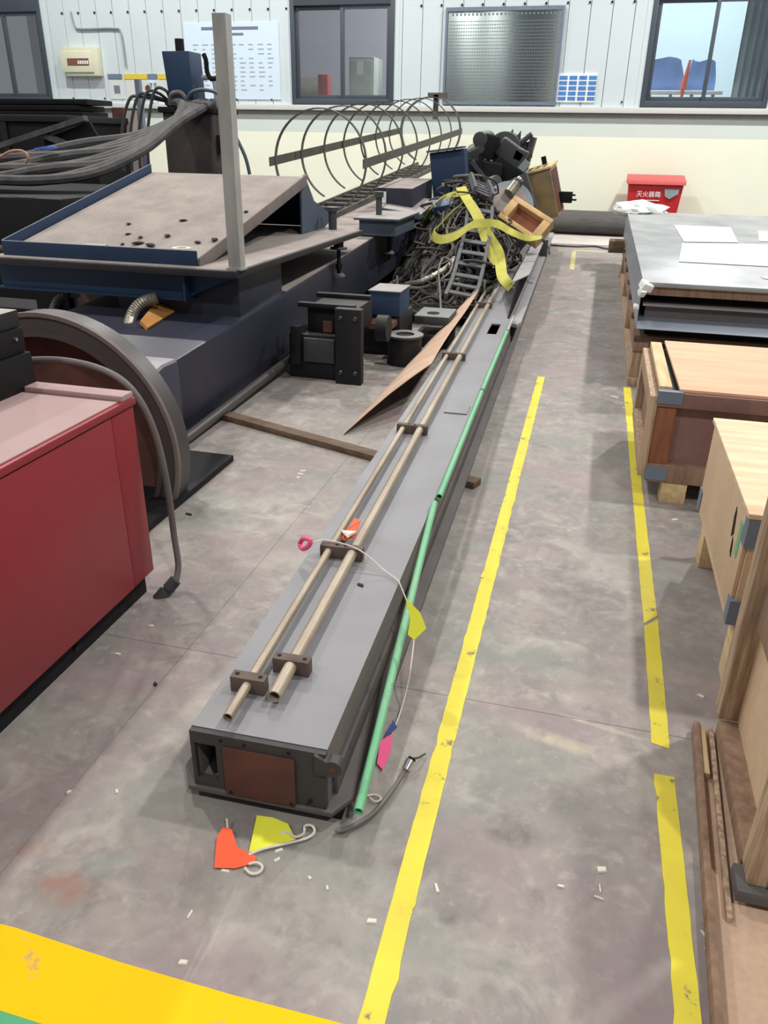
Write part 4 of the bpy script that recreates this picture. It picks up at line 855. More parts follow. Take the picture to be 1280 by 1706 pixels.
P('flange', MB().cyl(c0, c0+dn*.03, .29, n=36), GREYST, t); P('hub', MB().cyl(c0+dn*.03, c0+dn*.06, .22, n=30), mat('reel_face', (168, 158, 152), .6, col2=(140, 126, 118), scale=6, amt=.7), t); P('edge_band', MB().cyl(c0-dn*.05, c0-dn*.02, .30, n=36), RUSTB, t); P('rear_flange', MB().cyl(c0-dn*.12, c0-dn*.05, .27, n=36), GREYST, t)
t = T('motor_cylinder', 'pale metal cylinder lying across the round reel', 'cylinder', (-1.077, 9.900, 1.019))
P('barrel', MB().cyl((-1.074, 9.800, 0.947), (-0.998, 9.900, 1.060), .06, n=20), CONDUIT, t); P('tip', MB().cyl((-0.998, 9.900, 1.060), (-0.962, 9.920, 1.105), .05, .035, n=20), CHROME, t); P('band', MB().cyl((-1.002, 9.885, 1.048), (-0.992, 9.905, 1.067), .064, n=20), RUBBER, t)
# wooden frame with recess
t = T('wooden_frame_box', 'open pale wooden frame with a reddish recess tilted on the heap', 'wooden box', (-0.867, 8.900, 0.626))
O = V((-1.077, 8.900, 0.768)); U = V((-0.637, 8.750, 0.548))-O; W_ = V((-0.991, 9.000, 0.902))-O; W_ = W_-U*(W_.dot(U)/U.dot(U)); U_ = U.normalized(); lw = U.length; hw = .30; Wn = W_.normalized(); Nn = U_.cross(Wn).normalized()
if Nn.y > 0: Nn = -Nn
def fr_box(u0, u1, w0, w1, d0, d1):
    return MB().hexa([O+U_*a+Wn*b+Nn*d for d in (d0, d1) for a, b in ((u0, w0), (u1, w0), (u1, w1), (u0, w1))])
e = .055
for nm, q in (('side', (0, lw, 0, e, -.16, 0)), ('side', (0, lw, hw-e, hw, -.16, 0)), ('end_rail', (0, e*1.6, e, hw-e, -.16, 0)), ('end_rail', (lw-e*1.6, lw, e, hw-e, -.16, 0))): P(nm, fr_box(*q), WOODF, t, bev=.004)
P('recess_board', fr_box(e, lw-e, e, hw-e, -.16, -.10), WOODREC, t)
tag(P('blue_motor', MB().ob((-1.634, 8.826, 0.844), (.26, .2, .12), (.3, -.2, .3)), BLUE, bev=.01), 'small blue motor half buried in cables under the sling', 'motor')
# scraps right of the heap
for i, (x_, y_, r_, m_, w_) in enumerate(((-.93, 7.35, .022, CONDUIT, 'nearest, pale'), (-.86, 7.75, .018, IRON, 'second nearest, dark'), (-.95, 8.15, .028, CABLE, 'middle, grey'), (-.88, 8.6, .02, IRON, 'second farthest, dark'), (-.93, 9.0, .024, CONDUIT, 'farthest, pale'))):
    tag(P('scrap_rod', MB().cyl((x_, y_, Z1+.03), (x_+.07*(-1)**i, y_+.33, Z1+.05), r_, n=10), m_), 'short scrap rod between the cable heap and wing plate, %s one' % w_, 'rod', 'scrap rods on the column')

# ================================================================== LEFT BACKGROUND
t = T('hydraulic_cabinet', 'tall dark brown machine cabinet behind the tilted tray', 'machine cabinet', (-4.65, 9.2, 0))
P('body', MB().box(-4.98, -4.36, 9.0, 9.6, 0, 1.72), RUSTB if False else mat('dark_brown_steel', (66, 56, 54), .6, col2=(48, 44, 46), scale=3, amt=.8), t, bev=.01)
P('top_plate', MB().box(-5.02, -4.33, 8.97, 9.63, 1.72, 1.78), BLK, t, bev=.006); P('side_catch', MB().box(-4.36, -4.28, 9.05, 9.12, 1.3, 1.5), BLK, t)
t = T('blue_cylinder_box', 'tall blue motor box on top of the dark brown cabinet', 'motor', (-4.75, 9.2, 1.78))
P('body', MB().hexa([(-4.9, 9.05, 1.78), (-4.60, 9.05, 1.78), (-4.60, 9.35, 1.78), (-4.9, 9.35, 1.78), (-4.95, 9.05, 2.33), (-4.62, 9.05, 2.33), (-4.62, 9.35, 2.33), (-4.95, 9.35, 2.33)]), BLUEC, t, bev=.01); P('cap', MB().cyl((-4.8, 9.2, 2.33), (-4.8, 9.2, 2.46), .05, n=14), BLK, t); P('clamp', MB().tube([(-4.88, 9.02, 1.80), (-4.84, 8.98, 1.90), (-4.72, 8.98, 1.92), (-4.66, 9.02, 1.82)], .025, 8, 5), CABLE, t)
tag(P('bent_pipe', MB().tube([(-4.55, 9.2, 2.08), (-4.44, 9.2, 2.08), (-4.40, 9.2, 2.0), (-4.40, 9.2, 1.78)], .028, 8, 5), GREYST), 'grey bent pipe beside the blue motor box', 'pipe')
tag(P('arched_hose', MB().tube([(-4.70, 9.0, 1.80), (-4.60, 9.0, 1.92), (-4.42, 9.0, 1.95), (-4.24, 9.0, 1.88), (-4.15, 9.0, 1.6), (-4.0, 9.0, 1.3), (-3.95, 9.0, 1.1)], .02, 7, 6), BLUEGREY), 'thin grey hose arching over the dark brown cabinet', 'hose')
# bundle of big black hoses
ORD = ('first', 'second', 'third', 'fourth', 'fifth', 'sixth', 'seventh', 'eighth', 'ninth')
for i in range(9):           # row of hoses side by side, the nearest lies lowest
    y_ = .085*i; z_ = .05*i
    wv = lambda k: .035*math.sin(i*2.1+k)
    pts = [(-6.7, 6.55+y_, 1.04+.3*z_), (-5.75, 6.62+y_+wv(0), 1.06+.55*z_+wv(1)), (-5.1, 6.78+y_*1.1+wv(2), 1.09+.7*z_+wv(3)), (-4.72, 7.15+y_*1.2, 1.16+.8*z_), (-4.52, 7.75+y_*1.1, 1.36+.75*z_), (-4.46-.02*i, 8.4+y_*.6, 1.62+.45*z_), (-4.42-.07*i, 9.15, 1.83)]
    tag(P('black_hose', MB().tube(pts, .046, 8, 6), RUBBERD), 'thick black hose, %s from the front of the bundle rising to the cabinet' % ORD[i], 'hose', 'bundle of thick black hoses')
for i in range(4):
    x_ = -5.5+.11*i
    tag(P('thin_cable', MB().tube([(x_, 8.9, 1.1), (x_+.03, 8.9, 1.5), (x_+.14, 8.95, 1.84+.03*i), (x_+.26, 9.0, 1.88+.02*i), (-4.98+.02*i, 9.1, 1.84)], .018, 6, 5), RUBBER), 'thin dark cable drooping beside the cabinet, %s from the left' % ORD[i], 'cable', 'thin cables left of the dark cabinet')
t = T('black_trough', 'long black machine frame under the hose bundle at the left edge', 'machine frame', (-5.6, 6.8, 0))
P('body', MB().box(-7.5, -4.55, 6.3, 8.4, 0, .98), BLK, t, bev=.02); P('rail', MB().cyl((-6.6, 6.2, .74), (-4.3, 6.6, .82), .05, n=14), RUBBERD, t); P('lower_rail', MB().cyl((-6.2, 6.1, .54), (-4.3, 6.2, .58), .03, n=12), RUBBERD, t)
P('red_edge', MB().box(-6.6, -5.45, 6.1, 6.35, .98, 1.03), mat('dark_red_paint', (104, 58, 62), .5), t)
t = T('black_machine', 'black machine with a flat lid at the far left below the sill', 'machine', (-7.8, 10.4, 0))
P('body', MB().box(-9.4, -6.95, 10.0, 11.5, 0, 1.62), BLK, t, bev=.02); P('lid', MB().box(-9.5, -6.88, 9.95, 11.5, 1.62, 1.70), BLACK, t, bev=.01); P('front_rib', MB().box(-7.95, -7.85, 9.96, 10.0, .6, 1.62), BLACK, t); P('screw', MB().cyl((-7.0, 9.99, 1.45), (-7.0, 10.0, 1.45), .02, n=8), CHROME, t)
t = T('angled_frame', 'dark angled steel frame leaning in front of the black machine', 'frame', (-7.0, 9.4, 0))
P('top_bar', MB().bar((-7.9, 9.2, 1.20), (-6.25, 9.4, 1.66), .12, .06), RUBBERD, t); P('brace', MB().bar((-6.85, 9.35, 1.47), (-6.05, 9.35, 1.20), .08, .06), RUBBERD, t); P('end_plate', MB().prism([(-6.9, 1.42), (-6.22, 1.62), (-5.98, 1.2), (-6.9, 1.1)], 'y', 9.42, 9.46), BLK, t); P('web', MB().box(-7.9, -6.1, 9.3, 9.36, .6, 1.18), BLK, t); P('foot', MB().box(-7.8, -7.6, 9.25, 9.4, 0, 1.1), BLK, t)
t = T('stacked_ducts', 'pile of black flat ducts standing before the left window', 'ducts', (-8.5, 11.8, 1.7))
for k in range(3): P('duct', MB().box(-11, -7.95+.05*k*(-1)**k, 11.9, 12.6, 1.72+k*.085, 1.795+k*.085), BLK, t, bev=.012)
P('stand', MB().box(-10.8, -8.1, 12.0, 12.5, 0, 1.72), BLK, t)
t = T('slim_post', 'slim pink grey post in front of the sill left of the hoses', 'post', (-6.85, 10.7, 0))
P('shaft', MB().box(-6.92, -6.72, 11.4, 11.5, 0, 1.80), mat('pinkish_post', (186, 176, 172), .7), t); P('cap_block', MB().box(-7.12, -6.93, 11.38, 11.5, 1.70, 1.84), RUSTB, t, bev=.01); P('dark_edge', MB().box(-6.71, -6.64, 11.4, 11.48, 0, 2.2), SLATE, t)
tag(P('copper_cable', MB().tube([(-5.320, 6.600, 1.288), (-5.195, 6.600, 1.339), (-5.070, 6.600, 1.342), (-5.025, 6.600, 1.294), (-5.066, 6.600, 1.244)], .012, 7, 6), mat('copper_wire', (170, 128, 112), .5)), 'copper coloured cable loop lying on the hoses at the left edge', 'cable')
tag(P('blue_rag', MB().slab([(-5.32, 7.1, 1.36), (-5.2, 7.05, 1.375), (-5.1, 7.1, 1.38), (-5.12, 7.17, 1.385), (-5.28, 7.15, 1.37)], .02), mat('bright_blue_cloth', (76, 104, 196), .8)), 'small bright blue rag on top of the black hoses', 'rag')
tag(P('corrugated_hose', MB().tube([(-3.738, 4.900, 0.331), (-3.709, 4.950, 0.409), (-3.638, 5.000, 0.447), (-3.516, 5.050, 0.438), (-3.303, 5.100, 0.434)], .034, 10, 10, rfun=lambda u: 1+.12*math.sin(u*120)), RUBBERD), 'grey corrugated hose bending under the blue platform, left of its twin', 'hose')
tag(P('corrugated_hose', MB().tube([(-2.672, 4.100, 0.192), (-2.705, 4.200, 0.387), (-2.718, 4.300, 0.493), (-2.673, 4.350, 0.560), (-2.591, 4.400, 0.589)], .036, 10, 12, rfun=lambda u: 1+.12*math.sin(u*150)), CONDUIT), 'pale corrugated hose dropping beside the orange brown board', 'hose')
tag(P('orange_board', MB().slab([(-2.572, 4.150, 0.500), (-2.506, 4.112, 0.470), (-2.573, 4.789, 0.500), (-2.689, 4.563, 0.540)], .02), ORANGE), 'orange brown board wedged under the blue platform', 'board')
t = T('standing_board', 'brown dusty panel standing in the shade under the blue platform', 'panel', (-3.4, 4.9, 0))
P('board_face', MB().box(-3.62, -2.98, 5.0, 5.06, 0, .50), mat('shade_brown', (112, 92, 84), .85), t, bev=.005); P('side', MB().box(-3.9, -3.63, 4.95, 5.1, 0, .52), BLK, t); P('foot', MB().box(-4.6, -3.0, 5.07, 5.4, 0, .3), BLK, t)

# ================================================================== RIGHT SIDE: SHEET STACK
PX = .31
t = T('steel_sheet_stack', 'stack of wide sheet metal plates with lighter top sheet on a pallet', 'sheet metal', (1.2, 8, .27))
P('top_sheet', MB().box(PX, 2.6, 5.38, 11.2, .672, .70), SHEET, t, bev=.002)
P('upper_packing', MB().box(PX+.03, 2.55, 5.40, 11.1, .618, .672), WOODB, t); P('gap_shade_fill', MB().box(PX+.10, 2.5, 5.55, 11.0, .56, .618), BLK, t)  # black fill between the layers paints the shade of the open gap
P('middle_sheet', MB().box(PX+.02, 2.58, 5.40, 11.2, .548, .56), GREYP, t)
P('middle_packing', MB().box(PX+.04, 2.55, 5.44, 11.1, .47, .548), GREYST if False else mat('grey_edge_stack', (96, 92, 94), .7, scale=9, amt=.6), t)
P('bent_sheet', MB().prism([(5.34, .412), (5.44, .47), (11.2, .47), (11.2, .46), (5.46, .46), (5.36, .405)], 'x', PX, 2.58), SHEETB, t); P('bent_side', MB().box(PX-.004, PX+.0, 5.4, 11.1, .41, .67), SHEETB, t)
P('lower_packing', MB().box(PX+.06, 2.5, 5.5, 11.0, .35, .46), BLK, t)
t = T('sheet_pallet', 'worn timber pallet carrying the sheet metal stack', 'pallet', (1.2, 7, 0))
for i in range(7): P('deck_plank', MB().box(PX+.0, 2.5, 5.45+i*.8, 5.68+i*.8, .30, .345), WOODB if i % 2 else WOODD, t, bev=.004)
for i in range(4):
    for k in range(3): P('post', MB().box(PX+.0+k*1.0, PX+.10+k*1.0, 5.47+i*1.6, 5.60+i*1.6, .055, .24), WOODV, t, bev=.004)
for k in range(3): P('stringer', MB().box(PX+.0+k*1.0, PX+.10+k*1.0, 5.45, 10.8, .24, .30), WOODB, t, bev=.004); P('runner', MB().box(PX+.0+k*1.0, PX+.10+k*1.0, 5.45, 10.8, 0, .055), WOODV, t, bev=.004)
tag(P('paper_sheet', MB().slab([(0.765, 9.439, 0.704), (1.341, 9.427, 0.704), (1.217, 7.957, 0.704), (0.743, 7.806, 0.704)], .002), PAPER), 'blank white paper sheet on the sheet metal, the farther of two', 'paper')
tag(P('paper_sheet', MB().slab([(0.720, 7.701, 0.704), (1.719, 7.978, 0.704), (1.434, 6.395, 0.704), (0.598, 6.421, 0.704)], .002), PAPER), 'large white paper sheet on the sheet metal, the nearer of two', 'paper')
tag(P('paper_sheet', MB().slab([(1.566, 9.153, 0.703), (1.943, 9.136, 0.703), (1.789, 8.206, 0.703), (1.423, 8.151, 0.703)], .002), PAPER), 'white paper sheet at the right frame edge on the sheet metal', 'paper')
tag(P('paper_scrap', MB().slab([(1.082, 5.868, 0.703), (1.155, 5.922, 0.703), (1.139, 5.759, 0.703), (1.085, 5.790, 0.703)], .002), PAPER), 'tiny white scrap near the front edge of the sheet metal', 'paper')
t = T('foam_wrap', 'torn white foam wrap at the front left corner of the sheet stack', 'wrapping', (PX, 5.4, .62))
for q_, z_, r_ in (((PX+.02, 5.38, .675), (.07, .08, .05), (.3, .3, .4)), ((PX-.0, 5.36, .64), (.04, .05, .05), (.7, .1, .4)), ((PX-.02, 5.4, .54), (.035, .06, .02), (.2, .4, .1))): P('foam', MB().ob(q_, z_, r_), CLOTH, t, bev=.008)
cl = MB(); bmx = bmesh.new(); bmesh.ops.create_icosphere(bmx, subdivisions=3, radius=1)
for v_ in bmx.verts:
    c = v_.co; k = 1+.12*math.sin(c.x*7+1)+.1*math.sin(c.y*9)+.08*math.sin(c.z*11+c.x*5); c *= k
cl.add([(.46+v_.co.x*.30, 11.15+v_.co.y*.4, .73+v_.co.z*.105) for v_ in bmx.verts], [[v_.index for v_ in f_.verts] for f_ in bmx.faces]); bmx.free()
tag(P('white_cloth', cl, CLOTH, ang=80), 'crumpled white cloth bundle on the far corner of the sheet stack', 'cloth')

# ================================================================== CRATE 1 (purple brown)
t = T('plywood_crate', 'wooden crate with purple brown sunken front panel and loose peach board on top', 'crate', (1.1, 4.0, 0))
C1x0, C1x1, C1y0, C1y1 = .34, 1.7, 3.5, 4.42
P('front_panel', MB().box(C1x0+.02, C1x1, C1y0+.045, C1y0+.06, .13, .49), PLYPUR, t)
P('front_top_rail', MB().box(C1x0, C1x1, C1y0, C1y0+.045, .455, .52), PLYPUR, t, bev=.003); P('front_bottom_rail', MB().box(C1x0, C1x1, C1y0, C1y0+.045, .10, .185), WOODB, t, bev=.003)
P('front_left_stile', MB().box(C1x0, C1x0+.085, C1y0+.008, C1y0+.045, .185, .455), mat('reddish_stile', (142, 90, 66), .75, col2=(116, 72, 54), scale=6, amt=.9, stretch=(6, 6, .8)), t, bev=.003)
P('metal_corner', MB().box(C1x0-.004, C1x0+.10, C1y0-.004, C1y0+.03, .470, .525), SLATE, t); P('metal_corner', MB().box(C1x0-.004, C1x0+.09, C1y0-.004, C1y0+.03, .11, .175), SLATE, t)
P('left_panel', MB().box(C1x0, C1x0+.012, C1y0+.045, C1y1, .12, .51), WOODB, t); P('left_stile', MB().box(C1x0-.035, C1x0, C1y0+.0, C1y0+.07, .12, .50), WOODV, t, bev=.003); P('left_stile', MB().box(C1x0-.035, C1x0, C1y1-.1, C1y1, .12, .50), WOODV, t, bev=.003); P('left_rail', MB().box(C1x0-.035, C1x0, C1y0+.07, C1y1-.1, .42, .50), WOODV, t, bev=.003); P('left_rail', MB().box(C1x0-.035, C1x0, C1y0+.07, C1y1-.1, .12, .19), WOODV, t, bev=.003)
P('top_left_batten', MB().box(C1x0, C1x0+.055, C1y0+.045, C1y1, .505, .535), WOODL, t, bev=.003); P('back_panel', MB().box(C1x0, C1x1, C1y1-.02, C1y1, .12, .50), PLYPUR, t); P('inner_lid', MB().box(C1x0+.056, C1x1, C1y0+.046, C1y1-.02, .49, .503), BLK, t)
P('top_board', MB().hexa([(C1x0+.085, C1y0+.02, .521), (C1x1, C1y0+.02, .521), (C1x1, C1y1+.05, .521), (C1x0+.075, C1y1+.05, .521), (C1x0+.085, C1y0+.02, .535), (C1x1, C1y0+.02, .535), (C1x1, C1y1+.05, .535), (C1x0+.075, C1y1+.05, .535)]), PLYP, t, bev=.002, label='loose peach coloured plywood board')
for k in range(3):
    for yy in (C1y0+.005, C1y1-.12): P('foot', MB().box(C1x0+.08+k*.55, C1x0+.19+k*.55, yy, yy+.1, 0, .10), WOODL if k == 0 else WOODB, t, bev=.003)

# ================================================================== CRATE 2 (birch)
t = T('plywood_crate', 'pale birch plywood crate with a broken handle hole in its left side', 'crate', (1.0, 2.6, 0))
X2, Ya, Yb, Zb, Zt = .505, 2.14, 3.0, .24, .575
P('left_panel', MB().box(X2, X2+.012, Ya+.02, Yb-.01, Zb, Zt-.012), PLYS, t, bev=.002); P('front_panel', MB().box(X2+.012, 1.5, Ya+.005, Ya+.02, Zb, Zt-.012), PLYS, t); P('back_panel', MB().box(X2+.012, 1.5, Yb-.02, Yb-.005, Zb, Zt-.012), PLYS, t)
P('lid', MB().box(X2-.008, 1.52, Ya, Yb+.005, Zt-.012, Zt+.004), PLY, t, bev=.002); P('floor_panel', MB().box(X2, 1.5, Ya+.02, Yb-.02, Zb-.02, Zb), PLYS, t)
P('metal_corner', MB().box(X2-.004, X2+.06, Ya-.004, Ya+.045, Zt-.10, Zt-.013), SLATE, t); P('metal_corner', MB().box(X2-.003, X2+.04, Ya-.004, Ya+.04, Zb-.02, Zb+.06), SLATE, t); P('metal_corner', MB().box(X2-.004, X2+.05, Yb-.06, Yb, Zb-.02, Zb+.06), SLATE, t)
P('green_mark', MB().box(X2-.002, X2+.0, Ya+.065, Ya+.10, Zt-.17, Zt-.06), GREENP, t)
hh = MB().prism([(2.30, .44), (2.32, .50), (2.335, .515), (2.34, .48), (2.325, .42)], 'x', X2-.002, X2+.001).prism([(2.27, .375), (2.285, .42), (2.30, .43), (2.295, .385)], 'x', X2-.002, X2+.001)
P('handle_hole', hh, HOLE, t)
P('lid_block', MB().box(X2+.30, X2+.42, Yb-.2, Yb-.12, Zt+.004, Zt+.04), PLYS, t, bev=.004)
for yy in (Ya+.0, Yb-.10):
    for k in range(2): P('foot', MB().box(X2+.03+k*.8, X2+.13+k*.8, yy, yy+.09, 0, Zb-.021), WOODL, t, bev=.004)
    P('skid', MB().box(X2+.131, X2+.829, yy+.01, yy+.08, Zb-.06, Zb-.021), WOODL, t, bev=.003)

# ================================================================== CRATE 3 (near right edge)
t = T('timber_crate', 'tall battered timber crate with weathered corner posts at the right edge', 'crate', (1.0, 1.65, 0))
X3 = .478
P('corner_post', MB().box(X3, X3+.055, 1.86, 1.925, .085, 1.05), WOODV, t, bev=.003); P('corner_post', MB().box(X3+.0, X3+.05, 1.33, 1.40, .07, .42), WOODV, t, bev=.003); P('corner_post', MB().box(X3+.056, X3+.10, 1.87, 1.925, .085, 1.05), WOODB, t, bev=.003)
P('side_board', MB().box(X3+.05, X3+.062, 1.40, 1.86, .085, 1.0), PLYS, t); P('side_board', MB().box(X3+.03, X3+.05, 1.42, 1.85, .40, .52), WOODB, t, bev=.003)
P('bottom_rail', MB().box(X3-.0, X3+.06, 1.40, 1.86, .04, .085), WOODB, t, bev=.003)
P('front_board', MB().box(X3+.05, 1.5, 1.34, 1.355, .10, .42), PLYS, t); P('front_board', MB().box(X3+.05, 1.5, 1.345, 1.36, .44, 1.0), PLYS, t); P('back_board', MB().box(X3+.10, 1.5, 1.90, 1.915, .085, 1.0), PLYS, t)
P('grey_skid', MB().box(X3-.02, 1.5, 1.31, 1.385, .035, .068), mat('grey_skid_wood', (96, 92, 90), .85, scale=8, amt=.7, stretch=(1, 8, 8)), t, bev=.003); P('front_splinter', MB().box(X3+.052, X3+.075, 1.31, 1.333, .07, .36), WOODV, t, bev=.003)
for yy in (1.32, 1.86):
    for k in range(2): P('foot_block', MB().box(X3+.10+k*.8, X3+.2+k*.8, yy, yy+.07, .012, .036), WOODD, t)
t = T('base_board', 'flat brown board tray with worn timber edge strips on the floor', 'board', (.8, 1.4, 0))
e0 = (0.434, 1.895, 0.030); e1 = (0.394, 1.035, 0.030)
P('sheet', MB().prism([(e0[0]+.01, e0[1]), (1.5, e0[1]), (1.5, .7), (e1[0]-.01, .7), (e1[0], e1[1])], 'z', 0, .012), CARD, t)
P('edge_strip', MB().bar((e0[0], e0[1], .02), (e1[0]-.012, .75, .02), .016, .040), WOODB, t, bev=.002)
P('edge_strip', MB().bar((e0[0]+.04, e0[1]-.0, .02), (e1[0]+.052, 1.27, .02), .012, .018), WOODV, t, bev=.002)
P('end_strip', MB().bar((e0[0]+.012, e0[1]-.005, .02), (e0[0]+.006, e0[1]-.20, .02), .02, .028), WOODL, t, bev=.002)

# ================================================================== THINGS SEEN THROUGH THE WINDOWS
t = T('covered_machine', 'white machine with a blue tarpaulin cover behind the right window', 'machine', (1.2, 19, 0))
P('base_frame', MB().box(.2, 2.0, 18.6, 19.6, 0, 2.05), FARGREY, t, bev=.02); P('white_rail', MB().box(.1, 2.0, 18.5, 18.6, 2.38, 2.45), WHITE, t, bev=.01); P('white_rail', MB().box(.1, 2.0, 18.5, 18.6, 2.28, 2.33), WHITE, t, bev=.01)
for k in range(5): P('stanchion', MB().box(.2+k*.4, .26+k*.4, 18.52, 18.58, 2.05, 2.38), FARGREY, t)
P('pink_part', MB().cyl((.75, 18.5, 2.05), (.75, 18.5, 2.22), .1, n=14), mat('pinkish_metal', (200, 176, 180), .6), t)
def tarp(x0, x1, y0, y1, z0, z1, nm):
    mb = MB(); bmx = bmesh.new(); bmesh.ops.create_cube(bmx, size=1); bmesh.ops.subdivide_edges(bmx, edges=bmx.edges, cuts=5, use_grid_fill=True); bmx.verts.ensure_lookup_table()
    for v_ in bmx.verts:
        c = v_.co; s_ = 1-.18*max(0, c.z+.1)*2*(abs(c.x)*2)**3; c.z += .05*math.sin(c.x*9)*(c.z > .2); c.x *= s_; c.y += .02*math.sin(c.x*25+c.z*6)
    mb.add([((x0+x1)/2+v_.co.x*(x1-x0), (y0+y1)/2+v_.co.y*(y1-y0), (z0+z1)/2+v_.co.z*(z1-z0)) for v_ in bmx.verts], [[v_.index for v_ in f_.verts] for f_ in bmx.faces]); bmx.free()
    P(nm, mb, TARP, t, ang=60)
tarp(.25, 1.25, 18.7, 19.5, 2.42, 3.02, 'tarpaulin'); tarp(1.3, 1.85, 18.7, 19.4, 2.42, 2.98, 'tarpaulin')
tag(P('signal_cone', MB().cyl((1.24, 18.45, 2.47), (1.29, 18.45, 2.97), .06, .02, n=14).cyl((1.24, 18.45, 0), (1.24, 18.45, 2.47), .03, n=8), SAFETY), 'slim orange cone lamp between the blue covers behind the right window', 'cone')
cur_ = MB(); nn_ = 30; v = []; f = []
for i in range(nn_+1):
    x = 1.95+.75*i/nn_; y = 16.7+.04*math.sin(i*1.3)
    v += [(x, y, 0), (x, y, 4.2), (x, y+.012, 4.2), (x, y+.012, 0)]
for i in range(nn_):
    b = i*4; f += [(b+j, b+(j+1) % 4, b+4+(j+1) % 4, b+4+j) for j in range(4)]
f += [(0, 1, 2, 3), tuple(range(nn_*4, nn_*4+4))]
tag(P('grey_curtain', cur_.add(v, f), CURTAIN), 'grey hanging curtain behind the right side of the right window', 'curtain')
t = T('grey_cabinet', 'pale cabinet standing behind the middle window', 'cabinet', (-5.2, 18.2, 0))
P('body', MB().box(-5.52, -4.98, 18.0, 18.7, 0, 3.02), mat('pale_grey_cabinet', (178, 184, 180), .6), t, bev=.01); P('door', MB().box(-5.48, -5.02, 17.98, 18.0, .2, 2.96), mat('pale_cabinet_door', (190, 196, 192), .6), t, bev=.006); P('notice', MB().box(-5.34, -5.20, 17.97, 17.98, 2.7, 2.93), WHITE, t)
tag(P('red_pillar', MB().box(-6.32, -6.10, 18.3, 18.55, 0, 2.72).box(-6.36, -6.06, 18.25, 18.6, 2.15, 2.2), mat('muted_red', (170, 76, 76), .6), bev=.01), 'muted red pillar behind the left half of the middle window', 'pillar')
t = T('grey_shelf', 'grey shelving with clutter behind the right edge of the middle window', 'shelf', (-4.3, 18.6, 0))
for k in range(4): P('shelf_board', MB().box(-4.70, -3.9, 18.4, 18.9, 1.9+k*.32, 1.94+k*.32), WHITE, t)
for xx in (-4.70, -3.95): P('upright', MB().box(xx, xx+.05, 18.4, 18.9, 0, 3.3), FARGREY, t)
for k in range(6): P('bin', MB().box(-4.6+.22*(k % 3), -4.45+.22*(k % 3), 18.45, 18.8, 1.94+.32*(k//3), 2.1+.32*(k//3)), rnd.choice((FARGREY, SLATE, IRON)), t)
tag(P('grey_partition', MB().box(-9.5, -6.6, 19.6, 19.7, 0, 2.75), mat('olive_grey_partition', (122, 120, 112), .8)), 'olive grey partition far behind the middle window', 'partition')

# ================================================================== FLOOR DEBRIS
chip0 = None
CHIPS = ('one of two near the red cabinet base, the farther', 'one of two near the red cabinet base, the nearer', 'at the far left edge above the amber band', 'left of the column front, alone', 'largest one left, just above the amber band', 'thin upright one above the amber band', 'below the flags, right of the cord loop, nearer', 'below the flags, right of the cord loop, farther', 'beside the yellow flag, upper', 'beside the yellow flag, lower', 'under the orange flag', 'large one between the two crates and the tape', 'beside the tall timber crate foot', 'left of the long yellow tape near the bottom', 'star shaped one in the middle of the aisle', 'upright straw in the middle of the aisle', 'flat straw in the middle of the aisle', 'small straw left of the aisle scraps', 'straw just right of the long yellow tape', 'curved one left of the sheet pallet, left', 'curved one left of the sheet pallet, right', 'crumb at the end of the yellow tape piece', 'straw beside the base board, upper', 'straw beside the base board, lower', 'left of the timber baulk, largest', 'left of the timber baulk, crossing', 'long one on the floor by the brown board end', 'left of the timber baulk, nearest')
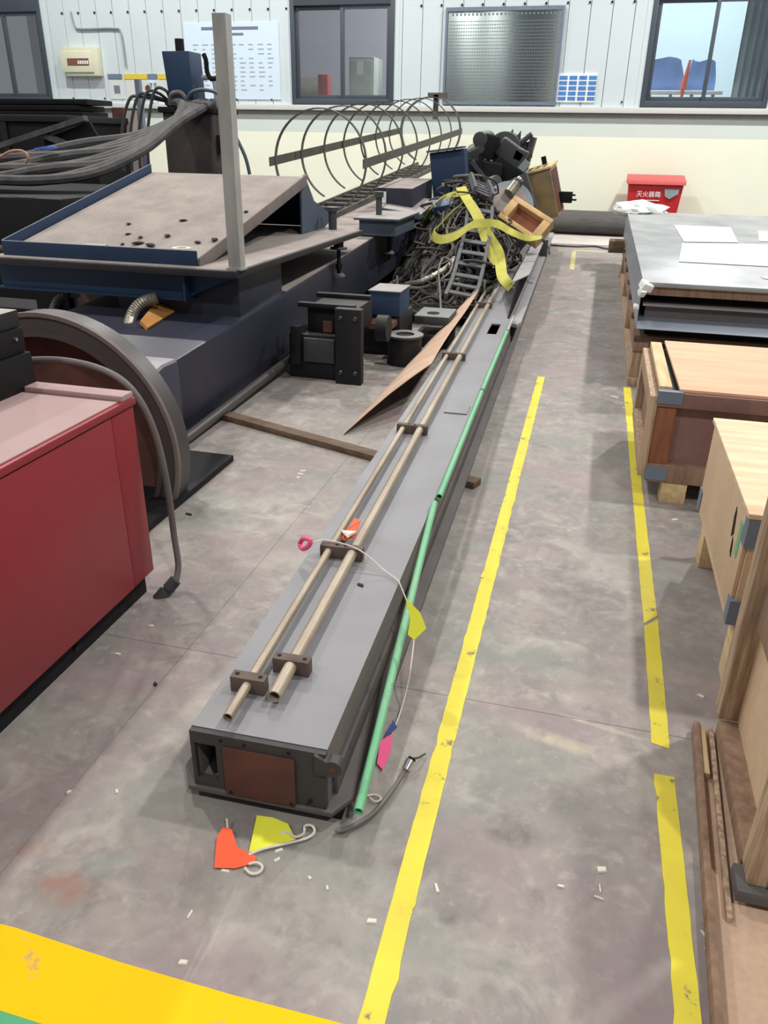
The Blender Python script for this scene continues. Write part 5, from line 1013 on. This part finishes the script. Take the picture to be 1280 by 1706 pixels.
for (p, sx, sy_, rz), lab in zip((((-1.301, 1.945, 0.000), .016, .006, .3), ((-1.321, 1.773, 0.000), .018, .006, .1), ((-1.119, 1.224, 0.000), .012, .006, .9), ((-1.004, 1.258, 0.000), .014, .006, 2.2), ((-0.627, 0.892, 0.000), .018, .009, .2), ((-0.664, 0.993, 0.000), .022, .004, 1.5), ((-0.403, 1.133, 0.000), .012, .005, 2), ((-0.449, 1.147, 0.000), .01, .006, 2.4), ((-0.543, 1.198, 0.000), .02, .006, .7), ((-0.537, 1.173, 0.000), .016, .006, .9), ((-0.639, 1.113, 0.000), .02, .006, .1), ((0.480, 3.326, 0.000), .03, .012, .5), ((0.468, 2.066, 0.000), .022, .008, -.5), ((-0.286, 1.081, 0.000), .022, .009, .2), ((0.186, 1.347, 0.000), .022, .012, .3), ((0.182, 1.295, 0.000), .022, .003, 1.7), ((0.180, 1.268, 0.000), .022, .003, -.2), ((0.098, 1.276, 0.000), .016, .005, 0), ((-0.169, 1.198, 0.000), .025, .006, 2.0), ((0.227, 5.152, 0.000), .05, .012, -.5), ((0.377, 5.132, 0.000), .045, .012, -.5), ((0.285, 4.920, 0.000), .02, .012, 0), ((0.398, 1.234, -0.000), .03, .004, 2.1), ((0.405, 1.195, 0.000), .03, .004, 2.3), ((-1.280, 3.332, 0.000), .03, .01, 0), ((-1.279, 3.372, 0.000), .03, .01, .6), ((-1.139, 3.700, 0.000), .05, .012, 0), ((-1.273, 3.287, 0.000), .02, .01, 1)), CHIPS):
    if chip0 is None:
        chip0 = P('pale_chip', MB().hexa([(-.5, -.5, 0), (.5, -.4, 0), (.6, .4, 0), (-.4, .5, 0), (-.45, -.4, 1), (.4, -.3, .8), (.5, .3, 1), (-.3, .4, .8)]), CHIP); tag(chip0, '', 'debris', 'pale chips on the floor'); o = chip0
    else: o = chip0.copy(); COL.objects.link(o)
    o['label'] = 'pale chip on the floor, '+lab
    o.location = p; o.scale = (sx, sy_*1.4, .004); o.rotation_euler = (0, 0, rz)
dk0 = None
for p, sx in (((-1.586, 2.765, 0.000), .03), ((-1.128, 1.670, 0.000), .012), ((-0.593, 2.044, 0.222), .02)):
    mb = MB().hexa([(p[0]-sx/2, p[1]-.004, p[2]), (p[0]+sx/2, p[1]-.012, p[2]), (p[0]+sx/2, p[1]+.0, p[2]), (p[0]-sx/2, p[1]+.008, p[2]), (p[0]-sx/2, p[1]-.003, p[2]+.005), (p[0]+sx/2, p[1]-.01, p[2]+.005), (p[0]+sx/2, p[1]+.0, p[2]+.005), (p[0]-sx/2, p[1]+.007, p[2]+.005)])
    o = P('dark_bit', mb, DIRT); tag(o, ('small dark bit on the grey column top right of the pipes' if p[2] > .1 else 'small dark bit on the floor between red cabinet and timber' if sx > .02 else 'tiny dark speck on the floor left of the pipe ends'), 'debris')
